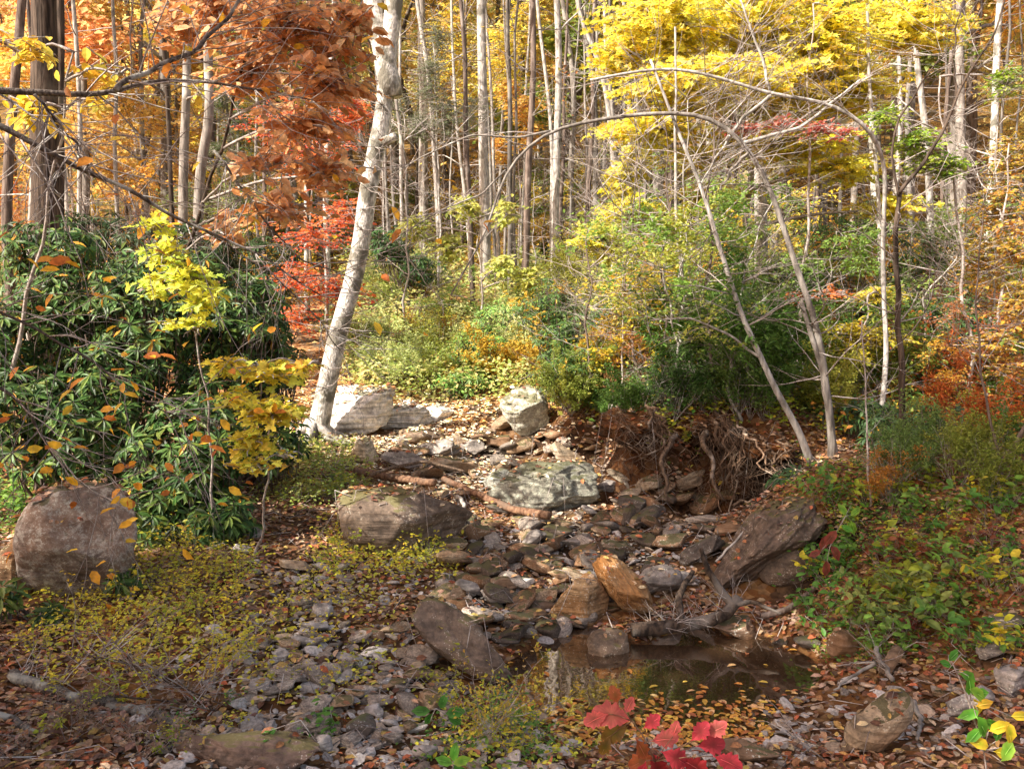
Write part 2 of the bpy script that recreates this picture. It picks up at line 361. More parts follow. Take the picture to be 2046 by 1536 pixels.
boulder(148, 1212, 250, 238, 'lichen', 'large rounded grey boulder with pale lichen speckles, left of the gravel bank', depth=.8, sub=6, cuts=4, rough=.07, strata=.004, sink=.1, seed=1262, tint=(.78, .76, .74))
boulder(15, 1195, 130, 120, 'brown', 'brown mossy boulder at the left edge behind the rounded lichened boulder', depth=.9, tint=(1.1, 1, .8))
boulder(785, 1112, 265, 128, 'dark', 'broad dark boulder with white lichen flecks and yellow weeds at its foot', sub=6, cuts=5, depth=.6, rough=.07, tint=(1.7, 1.55, 1.4), strata=.015)
boulder(1085, 1052, 232, 118, 'mossy', 'big green mossy boulder in the middle of the creek bed', sub=6, cuts=12, depth=.6, rough=.16, tint=(.8, .8, .74), seed=505, back=.4)
boulder(1000, 985, 75, 42, 'mossy', 'low mossy shoulder rock at the left end of the mossy creek boulder', depth=1)
boulder(1135, 952, 95, 62, 'tan', 'angular tan rock resting behind the top of the mossy boulder', roll=-35, depth=.9)
boulder(1160, 990, 66, 52, 'tan', 'tan wedge rock leaning on the right end of the mossy boulder', roll=-55, depth=.8)
boulder(1050, 886, 96, 102, 'mossy', 'upright grey white boulder dappled by sun below the laurel', depth=.8, tint=(1.25, 1.25, 1.2), sub=6, cuts=12, rough=.14)
boulder(715, 866, 150, 98, 'white', 'sunlit white ledge boulder just right of the leaning tree foot', depth=.7, sub=6, cuts=12, strata=.06, rough=.16)
boulder(812, 862, 112, 56, 'white', 'low sunlit white slab beside the white ledge boulder', depth=.7, strata=.06, rough=.16, cuts=12, sub=6)
boulder(872, 846, 66, 34, 'white', 'small sunlit white rock at the top of the creek bed', depth=.8)
boulder(726, 932, 56, 58, 'tan', 'pointed pale rock standing right of the leaning tree', depth=.7, tint=(1.5, 1.5, 1.5))
boulder(815, 948, 112, 48, 'grey', 'long flat grey slab tilted down to the right in the upper creek', roll=-17, depth=.7, tint=(1.0, .93, .88))
boulder(675, 898, 58, 28, 'grey', 'thin layered slab at the roots of the leaning tree', roll=-20, depth=1, tint=(1.2, 1.25, 1.1))
CREEK = [(845,890,88,30,'brown',0),(875,918,80,34,'grey',0),(925,905,40,34,'tan',-30),(943,915,50,28,'grey',0),(910,955,95,48,'tan',-10),(990,900,60,22,'brown',0),(1010,870,45,50,'tan',30),(975,885,40,22,'brown',0),
         (960,1088,52,34,'brown',0),(1062,1108,46,50,'grey',40),(1085,1118,54,30,'tan',0),(1150,1108,58,34,'grey',-15),(1238,1118,66,42,'brown',-10),(1051,1182,28,32,'white',-10),(1178,1170,78,28,'grey',-10),
         (1000,1030,62,24,'dark',0),(1060,1060,96,18,'brown',-4),(1265,1035,60,36,'dark',0),(1290,1060,98,42,'dark',22),(1345,1105,70,34,'brown',0),(1410,1130,96,64,'dark',25),(1310,1150,60,34,'dark',0),
         (1030,1250,62,26,'brown',-8),(985,1215,60,26,'grey',-20),(940,1200,56,40,'grey',-25),(1090,1228,70,22,'brown',6),(1120,1200,50,24,'brown',18),(1010,1190,55,30,'brown',0),(960,1160,60,36,'brown',-15),(1070,1150,56,30,'dark',0),
         (1130,1135,60,18,'grey',-5),(905,1238,50,30,'grey',-25),(1040,1275,80,26,'dark',-18),(1010,1300,62,30,'dark',-10),(890,1190,44,30,'grey',0),(1192,1292,44,30,'grey',0),(1130,1280,40,14,'grey',0),(1240,990,60,30,'tan',-30),
         (1255,1010,46,36,'tan',25),(1300,990,56,30,'tan',0),(1215,1000,40,22,'grey',0),(1180,1040,40,22,'grey',-30),(930,1060,50,22,'dark',0),(1330,1000,50,30,'brown',30),(1460,1075,60,30,'brown',20),(1520,1060,80,40,'brown',25),
         (1400,1020,60,24,'dark',0),(1370,1180,60,26,'grey',0),(1690,1325,62,62,'brown',0),(1780,1362,44,66,'brown',60),(1620,1300,50,22,'dark',0),(1560,1300,44,20,'dark',-10),(1740,1290,44,28,'brown',0)]
cn = dict(grey='grey', brown='brown', tan='tan', white='whitish', dark='dark')
def where(px, pb):
    if pb < 960: return 'in the upper creek bed'
    if px > 1600: return 'on the right shore of the pool'
    if pb < 1070: return 'in the middle creek bed' if px < 1200 else 'below the hanging roots'
    if pb > 1230: return 'at the head of the pool'
    return 'in the stony bed left of the rusty rocks' if px < 1130 else 'in the bed between the rusty rocks and the bank'
for (px, pb, w, hh, mt, rl) in CREEK:
    shape = 'tilted' if abs(rl) > 12 else ('flat' if w > 2.2*hh else 'blocky'); size = 'medium' if w > 60 else 'small'
    boulder(px, pb, w, hh, mt, f'{size} {shape} {cn[mt]} rock {where(px, pb)}', roll=rl, name='creek_rock', sub=4, cuts=11, depth=.8, group='rocks along the creek bed', cat='rock', tint=(1, .96, .92) if mt == 'grey' else (1, 1, 1))
boulder(1156, 1256, 122, 94, 'orange', 'blocky rust brown boulder at the head of the pool', depth=.8, sub=6, cuts=10, sink=.2)
boulder(1245, 1240, 118, 118, 'orange', 'long rusty slab leaning down to the right behind the rust brown boulder', roll=-44, depth=1.1, sub=6, cuts=8, tint=(1.25, 1.25, 1.2), strata=.06)
boulder(1315, 1202, 92, 62, 'grey', 'smooth grey boulder right of the long rusty slab', depth=.9, tint=(1.05, 1, .95))
boulder(1530, 1178, 235, 190, 'dark', 'large layered dark rock face under the right bank', roll=38, depth=1.0, sub=6, cuts=9, strata=.05, sink=0, tint=(1.35, 1.22, 1.12), lift=-.1, rough=.15)
boulder(1580, 1172, 120, 110, 'dark', 'rounded dark base of the layered rock under the right bank', depth=.7, sub=5, tint=(1.5, 1.4, 1.3))
boulder(1378, 1002, 86, 58, 'tan', 'tan layered block under the overhanging roots', roll=25, depth=.8, strata=.07)
boulder(1222, 1352, 86, 62, 'dark', 'dark rock standing alone in the pool', depth=.9, tint=(2, 1.8, 1.5), sink=.25, lift=.06)
boulder(1480, 1282, 80, 36, 'brown', 'flat brown block at the far shore of the pool', depth=.8, tint=(.95, .95, 1))
boulder(925, 1366, 225, 150, 'dark', 'long dark slab sloping down into the left end of the pool', roll=-36, depth=.7, sub=6, cuts=6, tint=(1.9, 1.7, 1.5), strata=.02)
boulder(1762, 1512, 130, 124, 'tan', 'long smooth tan rock tilted up to the right on the near shore', roll=47, depth=.8, sub=6, cuts=4, rough=.06, tint=(.9, .85, .8), strata=.01)
boulder(470, 1532, 320, 52, 'dark', 'wide flat mossy rock at the bottom edge', depth=.4, tint=(1.9, 1.65, 1.55), cuts=9, rough=.18, strata=.03, sub=6, sink=1.3)
boulder(1490, 1532, 150, 50, 'brown', 'grey brown slab on the near shore behind the red leaves', depth=.5, roll=-8, tint=(1, 1, 1))
boulder(1935, 1440, 95, 66, 'grey', 'layered grey rock in the right corner behind the green plant', depth=.8, roll=20)
boulder(1990, 1330, 80, 50, 'grey', 'leaning grey slab on the right bank above the corner rocks', depth=.8, roll=28, tint=(.85, .85, .85))
boulder(2025, 1400, 70, 60, 'grey', 'pale grey rock at the right edge', depth=.9, tint=(1.2, 1.2, 1.2))
boulder(2020, 1275, 60, 34, 'white', 'whitish flat rock at the right edge of the bank', depth=.9, tint=(.6, .58, .55))
boulder(1720, 755, 130, 62, 'white', 'sunlit grey boulder under the yellow sapling on the far right bank', depth=.8, tint=(.6, .6, .55))
boulder(1610, 770, 70, 50, 'mossy', 'mossy boulder in the thicket behind the twin stems', depth=.8)
BANK = [(590,1152,70,28,'tan',-12),(645,1150,55,20,'grey',-20),(607,1306,50,36,'grey',-10),(627,1268,70,22,'grey',-6),(642,1242,46,32,'grey',0),(520,1300,38,18,'brown',0),(522,1388,46,20,'grey',0),(635,1426,60,30,'grey',14),
        (745,1318,60,26,'white',12),(700,1345,76,34,'grey',-14),(775,1382,70,20,'grey',-6),(830,1360,40,34,'tan',30),(745,1288,54,34,'brown',-25),(500,1080,40,20,'grey',0),(845,1526,52,36,'grey',0),(620,1470,30,26,'grey',0),
        (835,1476,50,26,'white',15),(745,1440,40,24,'grey',0),(480,1110,40,16,'grey',0),(700,1420,44,26,'grey',10),(780,1460,38,22,'grey',-12),(640,1510,40,34,'grey',0),(560,1330,36,26,'grey',0),(720,1480,60,40,'dark',0),(680,1150,40,22,'grey',20)]
for (px, pb, w, hh, mt, rl) in BANK:
    shape = 'tilted' if abs(rl) > 11 else ('flat' if w > 2.2*hh else 'blocky')
    part = 'upper end' if pb < 1200 else ('middle' if pb < 1400 else 'near end')
    boulder(px, pb, w, hh, mt, f'{shape} {cn[mt]} slate stone at the {part} of the gravel bank', roll=rl, name='bank_stone', sub=4, cuts=12, depth=.75, group='larger stones on the gravel bank', cat='stone', tint=(1.35, 1.35, 1.36) if mt == 'grey' else (1.25, 1.25, 1.25))

# 30 stone shapes, placed as individual stones, then gravel as one mass
def stone_mesh(s, sub=3):
    v, f = rock(900+s, sub, (1, R.uniform(.55, .95), R.uniform(.28, .5)), 10, .4, .85, .05, .02); return v, f
SH = [stone_mesh(s) for s in range(24)]
SM = {}
for i, (v, f) in enumerate(SH):
    for mt in ('grey', 'brown', 'tan', 'dark'):
        pass
def stone_me(i, mt):
    if (i, mt) not in SM:
        m = MB(); m.add(*SH[i]); SM[i, mt] = m.mesh('stone', ROCKS[mt])
    return SM[i, mt]
def place_stone(px, pb, wpx, mt, name, label, group):
    g = G(px, pb); s = wpx*g[1]/F; i = R.randrange(24); o = bpy.data.objects.new(name, stone_me(i, mt)); COL.objects.link(o)
    o.location = (g[0], g[1], g[2]+s*.08+(R.uniform(0, .05) if name == 'flat_rock' else 0)); rz, rx, ry = R.uniform(0, 6.28), R.gauss(0, .18), R.gauss(0, .18); o.rotation_euler = (rx, ry, rz); o.scale = (s, s, s)
    k = R.uniform(.7, 1.45)*(1.12 if 'gravel' in group else 1); o.color = (k*1.07, k*.98, k*.88, 1); tag(o, label, 'stone', group)
    v, f = SH[i]; to_bvh(rot(v*s, rz, ry, rx)+np.array(o.location), f)
def in_px(rgn): return R.uniform(rgn[0], rgn[1]), R.uniform(rgn[2], rgn[3])
for rgn, n, lo, hi, mts, label, group in [
    ((480, 900, 1190, 1500), 120, 16, 36, ['grey', 'grey', 'grey', 'tan'], 'small loose grey stone lying in the gravel bank', 'loose stones of the gravel bank'),
    ((860, 1110, 1060, 1290), 60, 18, 44, ['brown', 'grey', 'dark', 'brown'], 'brown slate piece in the dry creek bed above the pool', 'slate pieces in the dry creek bed'),
    ((1150, 1440, 1020, 1230), 26, 18, 40, ['brown', 'dark'], 'dark stone in the shaded bed below the bank', 'dark stones below the bank'),
    ((780, 1200, 850, 1000), 44, 14, 34, ['tan', 'grey', 'brown'], 'stone among fallen leaves in the sunny upper creek', 'stones in the sunny upper creek'),
    ((1550, 2040, 1380, 1530), 44, 16, 36, ['grey', 'brown', 'tan'], 'stone in the leaf strewn near shore right of the pool', 'stones on the near right shore')]:
    for k in range(n):
        px, pb = in_px(rgn)
        if px > 1700 and pb > 1370 and px < 1820: continue
        place_stone(px, pb, R.uniform(lo, hi)*(.8+.4*(pb-850)/650), R.choice(mts), 'slate_stone', label, group)

for rgn, n, lo, hi, mts, label, group in [((880, 1180, 1050, 1290), 62, 44, 92, ['brown', 'grey', 'brown', 'dark', 'tan'], 'broad slate slab in the jumble above the pool', 'slate slabs jumbled above the pool'),
    ((1150, 1470, 1000, 1180), 30, 44, 90, ['brown', 'dark', 'brown', 'grey'], 'broad dark slab in the bed under the root bank', 'slabs under the root bank'), ((760, 1210, 870, 1010), 34, 36, 84, ['tan', 'grey', 'tan', 'brown'], 'broad pale slab in the sunny upper creek', 'slabs of the sunny upper creek'),
    ((500, 900, 1200, 1500), 46, 34, 70, ['grey', 'grey', 'tan'], 'broad grey slate slab on the gravel bank', 'slate slabs on the gravel bank')]:
    for k in range(n): px, pb = in_px(rgn); place_stone(px, pb, R.uniform(lo, hi)*(.8+.4*(pb-850)/650), R.choice(mts), 'flat_rock', label, group)
# gravel mass
mg = MB(); GS = []
for s in range(10):
    v, f = rock(700+s, 2 if s < 10 else 1, (1, R.uniform(.6, .95), R.uniform(.25, .5)), 8, .4, .85, .05, .02); GS.append((v, f))
n = 30000; x = NR.uniform(-4.5, 4.5, n); y = 4+8.5*NR.uniform(0, 1, n)**1.3; keep = NR.uniform(0, 1, n) < gravelly(x, y)**1.5*.85; x, y = x[keep], y[keep]
keep = np.abs(x/y) < .66; x, y = x[keep], y[keep]; z = H(x, y); keep = z > -.12; x, y, z = x[keep], y[keep], z[keep]
kk = NR.integers(0, 10, len(x)); S = NR.uniform(.022, .062, len(x))*(1+1.2*(NR.uniform(0, 1, len(x)) > .86))
for s in range(10):
    w = kk == s; v, f = GS[s]; m_ = w.sum(); a = NR.uniform(0, 6.28, m_); c, s_ = np.cos(a), np.sin(a)
    tl = NR.normal(0, .25, (m_, 2)); vv = v[None]*S[w][:, None, None]; vx = vv[..., 0]*c[:, None]-vv[..., 1]*s_[:, None]; vy = vv[..., 0]*s_[:, None]+vv[..., 1]*c[:, None]; vz = vv[..., 2]+vx*tl[:, :1]+vy*tl[:, 1:]
    V = np.stack([vx+x[w][:, None], vy+y[w][:, None], vz+(z[w]+S[w]*.12)[:, None]], 2).reshape(-1, 3)
    FF = (f[None]+np.arange(m_)[:, None, None]*len(v)).reshape(-1, 3)
    b = NR.uniform(.55, 1.5, m_)[:, None]*np.where(NR.uniform(0, 1, m_)[:, None] < .35, np.array([[.98, .76, .56]]), np.array([[1.05, .97, .9]])); b[y[w] > 9] *= np.array([1.1, 1.0, .85])
    mg.add(V, FF, np.repeat(b*np.array([.33, .335, .345]), len(v), 0))
gm = M('gravel'); co = gm.N('ShaderNodeTexCoord').outputs['Object']; a = gm.N('ShaderNodeAttribute', attribute_name='col'); n2 = gm.tex('Noise', 60, co); n2.inputs['Detail'].default_value = 6
c = gm.mix(1.0, a.outputs['Color'], gm.ramp(n2.outputs[0], [(.3, (.6, .58, .56)), (.7, (1.4, 1.38, 1.35))]), 'MULTIPLY')
gm.L(gm.pbr(c, .8, .3, gm.bump(n2.outputs[0], .5, .01)).outputs[0], gm.out.inputs[0])
gravel = mg.top('gravel', gm.m, 'grey slate gravel of the creek banks', 'gravel', kind='stuff', smooth=False)
print('gravel', len(x))

# ------------------------------------------------------------------ leaves
def fan(outline):
    o = np.array(outline, float); n = len(o); v = np.concatenate([o, [[o[:, 0].mean(), 0, .03]]]); i = np.arange(n)
    return v, np.stack([i, (i+1) % n, np.full(n, n)], 1)
def bi(pts):  # mirrored outline, x along the leaf
    up = [(x, y, abs(y)*.35-.12*x*x) for x, y in pts]; return fan(up+[(x, -y, z) for x, y, z in up[-2:0:-1]])
L_DIA = (np.array([[0, 0, 0], [.45, .3, .09], [1, 0, -.1], [.45, -.3, .09]]), np.array([[0, 3, 2], [0, 2, 1]]))
L_OVAL = (np.array([[0, 0, 0], [.25, .22, .06], [.65, .25, .03], [1, 0, -.14], [.65, -.25, .03], [.25, -.22, .06], [.45, 0, -.02]]), np.array([[0, 6, 1], [1, 6, 2], [2, 6, 3], [3, 6, 4], [4, 6, 5], [5, 6, 0]]))
L_LONG = (np.array([[0, 0, 0], [.3, .11, .02], [.65, .13, -.03], [1, 0, -.2], [.65, -.13, -.03], [.3, -.11, .02], [.5, 0, -.06]]), np.array([[0, 6, 1], [1, 6, 2], [2, 6, 3], [3, 6, 4], [4, 6, 5], [5, 6, 0]]))
L_MAPLE = bi([(0, 0), (.02, .28), (-.08, .42), (.18, .38), (.26, .62), (.38, .46), (.52, .56), (.5, .3), (.6, .16), (.8, .22), (1, 0)])
L_OAK = bi([(0, 0), (.12, .1), (.18, .3), (.26, .34), (.3, .2), (.38, .2), (.46, .46), (.55, .4), (.57, .24), (.66, .22), (.76, .34), (.84, .2), (.9, .14), (1, 0)])
_q = np.linspace(0, 1, 34)[1:-1]; _env = .36*np.sin(PI*_q**1.25)**.8; _lob = .62+.38*np.abs(np.cos(_q*PI*4.2+.3))**.7+.05*np.cos(_q*PI*17)
L_OAKW = bi([(0, 0)]+[(float(a+.06*b), float(e*b)) for a, e, b in zip(_q, _env, _lob)]+[(1.05, 0)])
def norm(a): return a/(np.linalg.norm(a, axis=-1, keepdims=True)+1e-9)
def leaves(mb, shape, pos, dirs, nrm, size, cols):
    v, f = shape; X = norm(dirs); Y = norm(np.cross(nrm, X)); Z = np.cross(X, Y); m_ = len(pos)
    if m_ == 0: return
    s = np.broadcast_to(size, (m_,))[:, None, None]
    V = pos[:, None]+s*(v[None, :, 0:1]*X[:, None]+v[None, :, 1:2]*Y[:, None]+v[None, :, 2:3]*Z[:, None])
    mb.add(V.reshape(-1, 3), (f[None]+np.arange(m_)[:, None, None]*len(v)).reshape(-1, f.shape[1]), np.repeat(cols, len(v), 0))
def pal(colors, n, var=.25):
    c = np.array(colors)[NR.integers(0, len(colors), n)]; return np.clip(c*(1+NR.uniform(-var, var, (n, 1)))*(1+NR.uniform(-.08, .08, (n, 3))), 0, 1)
def grow(mb, p, d, L, r, lvl, nch=4, spread=.8, wob=.18, ratio=.6, up=.05, tips=None, k=4, t0=.25, col=(1, 1, 1), seg=6, taper=.75):
    p = Vector(p); d = Vector(d).normalized(); pts = [p.copy()]; n = seg if lvl > 0 else max(4, seg-2)
    for i in range(n):
        d = (d+Vector((R.gauss(0, wob), R.gauss(0, wob), R.gauss(0, wob)+up))).normalized(); p = p+d*(L/n); pts.append(p.copy())
    mb.tube([q[:] for q in pts], [r*(1-taper*i/n) for i in range(n+1)], k if lvl > 0 else max(3, k-1), col)
    if tips is not None and lvl <= 0: tips.append(pts)
    if lvl > 0:
        for c in range(nch):
            t = t0+(1-t0)*(c+R.random())/nch; j = min(n-1, int(t*n)); a = pts[j].lerp(pts[j+1], t*n-j); ax = (pts[j+1]-pts[j]).normalized()
            o = ax.orthogonal().normalized(); o.rotate(__import__('mathutils').Quaternion(ax, R.uniform(0, 6.28)))
            nd = ax*math.cos(spread)+o*math.sin(spread)
            grow(mb, a, nd, L*ratio*R.uniform(.6, 1.15)*(1.15-.5*t), r*(1-taper*t)*.6, lvl-1, nch, spread*R.uniform(.8, 1.2), wob, ratio, up, tips, k, t0, col, seg, taper)
def sprays(ml, mt_, ells, n, nl, size, colors, shape=L_DIA, slen=.5, droop=-.15, tilt=.35, tw=.004, tcol=(1, 1, 1), shell=.3):
    """leafy twigs spread through ellipsoids (centre, radii)"""
    ells = [(np.array(c), np.array(r)) for c, r in ells]; w = np.array([r.prod()**.7 for c, r in ells]); w /= w.sum()
    pick = NR.choice(len(ells), n, p=w); u = norm(NR.normal(size=(n, 3))); rad = NR.uniform(shell, 1, n)**.5
    C = np.array([ells[i][0] for i in pick]); Rr = np.array([ells[i][1] for i in pick]); tip = C+u*rad[:, None]*Rr
    d = norm(u*Rr*np.array([1, 1, .25])+NR.normal(0, .25, (n, 3))*Rr.max(1)[:, None]*.5); d[:, 2] = d[:, 2]*.5+droop*NR.uniform(0, 1.5, n); d = norm(d)
    L = slen*NR.uniform(.6, 1.3, n); st = tip-d*L[:, None]
    side = norm(np.cross(d, [0, 0, 1])+1e-6)
    t = np.linspace(0, 1, nl)
    for i in range(n):
        if mt_ is not None and tw: mt_.tube([st[i], st[i]+d[i]*L[i]*.5+[0, 0, .03*L[i]], tip[i]], [tw*1.5, tw, tw*.5], 3, tcol)
    pos = (st[:, None]+(d*L[:, None])[:, None]*t[None, :, None]+np.array([0, 0, .04])*(L[:, None, None]*np.sin(t*PI)[None, :, None])).reshape(-1, 3)
    sg = np.where(np.arange(nl) % 2, 1, -1)[None, :, None]; D = d[:, None]*.75+side[:, None]*sg*.9; D[:, -1] = d
    D = D.reshape(-1, 3)+NR.normal(0, .25, (n*nl, 3)); D[:, 2] += droop*.8
    nm = np.array([0, 0, 1.])+NR.normal(0, tilt, (n*nl, 3))
    cc = np.repeat(pal(colors, n, .12), nl, 0)*.5+pal(colors, n*nl, .2)*.5
    leaves(ml, shape, pos, D, nm, size*NR.uniform(.6, 1.2, n*nl), cc)
def ell(px, py, d, rx, ry, rd=None):
    k = d/F; return (P(px, py, d), (rx*k, rd if rd else (rx+ry)*.5*k, ry*k))

OR_BR = [(.66, .28, .09), (.8, .42, .17), (.45, .16, .05), (.9, .62, .36), (.72, .32, .12), (.82, .5, .26)]
RED = [(.85, .16, .06), (.9, .28, .09), (.9, .38, .12), (.75, .1, .05)]
YEL = [(1, .9, .12), (.97, .84, .08), (1, .95, .35), (.92, .85, .1), (.72, .7, .08)]
GOLD = [(.9, .62, .12), (.85, .5, .1), (.97, .75, .2), (.68, .42, .1)]
YGR = [(.5, .5, .05), (.4, .45, .05), (.65, .55, .06), (.3, .38, .05)]
GRN = [(.09, .2, .03), (.14, .28, .04), (.06, .13, .025), (.2, .32, .06)]
RHO = [(.035, .085, .02), (.06, .135, .03), (.022, .055, .015), (.1, .18, .045), (.14, .2, .04)]
LIT = [(.36, .17, .085), (.25, .12, .07), (.46, .28, .16), (.17, .085, .055), (.55, .4, .27), (.4, .13, .06), (.13, .08, .06), (.45, .3, .1), (.32, .21, .15)]

# soil ledges that overhang the creek
SOIL = {}
for px0, px1, d, row, seed in [(1215, 1345, 10.0, 862, 41), (1395, 1490, 9.9, 868, 42), (1490, 1600, 9.5, 905, 43)]:
    c = P((px0+px1)/2, row, d); w_ = (px1-px0)*d/F*1.25; v, f = rock(seed, 6, (w_, 1.3, .42), 6, .6, .9, .3, .05); SOIL[seed] = (v+c+[0, .55, -.02], f); to_bvh(*SOIL[seed])
# fallen leaves dropped on ground and rocks
bv = BVHTree.FromPolygons([tuple(a) for a in np.concatenate(bvh_v)], [tuple(int(b) for b in a) for a in np.concatenate(bvh_f)])
def litter(n, xr, yr, pw, size, name, label, dens, colors=LIT, shape=L_OVAL, var=.35):
    x = NR.uniform(*xr, n); y = yr[0]+(yr[1]-yr[0])*NR.uniform(0, 1, n)**pw; k = (np.abs(x/(y+.8)) < .66) & (NR.uniform(0, 1, n) < dens(x, y)); x, y = x[k], y[k]
    z = H(x, y); e = .05; nm = norm(np.stack([-(H(x+e, y)-z)/e, -(H(x, y+e)-z)/e, np.ones_like(x)], 1)); ok = np.ones(len(x), bool)
    for i in range(len(x)):
        if y[i] > 16: break_ = True
        else:
            loc, nn, _, _ = bv.ray_cast(Vector((x[i], y[i], 4)), Vector((0, 0, -1)))
            if loc is not None and loc.z > z[i]:
                if nn.z < .72 or R.random() < .6: ok[i] = False
                z[i] = loc.z; nm[i] = nn
    wet = (z < -.028) & (x > -1.2) & (x < 3.2) & (y > 4.2) & (y < 7.6); ok &= ~wet
    x, y, z, nm = x[ok], y[ok], z[ok], nm[ok]; m_ = len(x); a = NR.uniform(0, 6.28, m_)
    D = np.stack([np.cos(a), np.sin(a), 0*a+NR.normal(0, .2, m_)], 1); mb = MB()
    leaves(mb, shape, np.stack([x, y, z+.008+NR.uniform(0, .02, m_)], 1), D, nm+NR.normal(0, .3, (m_, 3)), size*NR.uniform(.6, 1.3, m_), pal(colors, m_, var))
    return mb.top(name, LITTER, label, 'fallen leaves', kind='stuff', smooth=False)
dn = lambda x, y: (.2+.8*(1-gravelly(x, y)))*(.35+.65*np.clip(.5+1.6*noise(np.stack([x*1.3, y*1.3, 0*x], 1)), 0, 1))
litter(120000, (-6, 6), (3.8, 13), 1.3, .062, 'fallen_leaves', 'brown and orange leaves lying over the creek banks', dn)
litter(60000, (-14, 16), (12.5, 30), 1.4, .11, 'hillside_leaves', 'orange leaves covering the sunny hillside', lambda x, y: .5+0*x, [(.5, .25, .09), (.6, .36, .14), (.4, .17, .06), (.65, .45, .2), (.3, .13, .05)], L_DIA)
SUN_PALE = [(.95, .82, .58), (.88, .7, .42), (.95, .88, .7), (.8, .58, .32)]  # pale tan leaves, raised further to put the patch's sun glare into colour
litter(30000, (-4, .9), (9.5, 17), 1, .07, 'sun_pale_fallen_leaves', 'pale tan leaves, lightened further for sun glare, in the sunlit upper creek and slope', lambda x, y: .75*np.exp(-((x+1.6)**2/2.2+(y-12.6)**2/7)), SUN_PALE)
# twigs dropped among the leaves
mb = MB()
for k in range(1500):
    x = R.uniform(-5, 5); y = R.uniform(4, 12.5)
    if abs(x/(y+.5)) > .64: continue
    z = float(H(np.array([x]), np.array([y]))[0]); loc, nn, _, _ = bv.ray_cast(Vector((x, y, 4)), Vector((0, 0, -1))); z = z if loc is None else max(z, loc.z)
    if z < -.02: continue
    a = R.uniform(0, 6.28); L = R.uniform(.06, .4); dx, dy = math.cos(a)*L, math.sin(a)*L; kx = R.gauss(0, .1)*L; c_ = R.uniform(.5, 1.3)
    mb.tube([(x, y, z+.02), (x+dx*.5-dy*.15+kx, y+dy*.5+dx*.15, z+.035+R.uniform(0, .04)*L*4), (x+dx, y+dy, float(H(np.array([x+dx]), np.array([y+dy]))[0])+.02)], [.0035*R.uniform(.5, 1.6), .003, .0015], 4, (c_, c_, c_))
mb.top('fallen_twigs', BARKS['twig'], 'small dead twigs scattered over the leaf litter', 'twigs', kind='stuff')
# leaves drifting on the pool
n = 9000; x = NR.uniform(-.9, 3.0, n); y = NR.uniform(4.3, 7.2, n); z = H(x, y); d_ = np.clip((z+.2)/.16, 0, 1)
k = (z < -.028) & (NR.uniform(0, 1, n) < np.clip((5.5-y+.17*x)*2.4, 0, 1)**1.3+.008+.12*(d_ > .93)); x, y = x[k], y[k]; a = NR.uniform(0, 6.28, len(x)); mb = MB()
leaves(mb, L_OVAL, np.stack([x, y, np.full(len(x), -.022)+NR.uniform(0, .006, len(x))], 1), np.stack([np.cos(a), np.sin(a), 0*a], 1), np.array([0, 0, 1.])+NR.normal(0, .08, (len(x), 3)), .06*NR.uniform(.6, 1.25, len(x)), pal([(.6, .3, .06), (.5, .2, .05), (.65, .42, .08), (.4, .15, .06), (.7, .45, .2)], len(x)))
mb.top('floating_leaves', LITTER, 'orange and yellow leaves drifting on the pool', 'fallen leaves', kind='stuff', smooth=False)

# pool water
wm = M('pool_water'); co = wm.N('ShaderNodeTexCoord').outputs['Object']; nz = wm.tex('Noise', 3, co); nz.inputs['Detail'].default_value = 3
nb = wm.bump(nz.outputs[0], .12, .02); gl = wm.N('ShaderNodeBsdfGlossy'); gl.inputs['Roughness'].default_value = .015; gl.inputs['Color'].default_value = (.95, .9, .85, 1); wm.L(nb, gl.inputs['Normal'])
tr = wm.N('ShaderNodeBsdfTransparent'); tr.inputs[0].default_value = (.42, .3, .2, 1); fr = wm.N('ShaderNodeFresnel'); fr.inputs[0].default_value = 1.5; wm.L(nb, fr.inputs['Normal'])
mx = wm.N('ShaderNodeMixShader'); wm.L(wm.math('MULTIPLY', fr.outputs[0], 2.3), mx.inputs[0]); df = wm.N('ShaderNodeBsdfDiffuse'); df.inputs[0].default_value = (.13, .075, .04, 1); m2 = wm.N('ShaderNodeMixShader'); m2.inputs[0].default_value = .3; wm.L(tr.outputs[0], m2.inputs[1]); wm.L(df.outputs[0], m2.inputs[2]); wm.L(m2.outputs[0], mx.inputs[1]); wm.L(gl.outputs[0], mx.inputs[2]); wm.L(mx.outputs[0], wm.out.inputs[0])
mb = MB(); wx = np.linspace(-1.1, 3.1, 20); wy = np.linspace(4.35, 7.4, 16); A, B = np.meshgrid(wx, wy); i = np.arange(15)[:, None]*20+np.arange(19)[None]
mb.add(np.stack([A, B, 0*A-.028], 2).reshape(-1, 3), np.stack([i, i+1, i+21, i+20], 2).reshape(-1, 4)); mb.top('pool_water', wm.m, 'still brown pool of creek water', 'water', kind='structure')

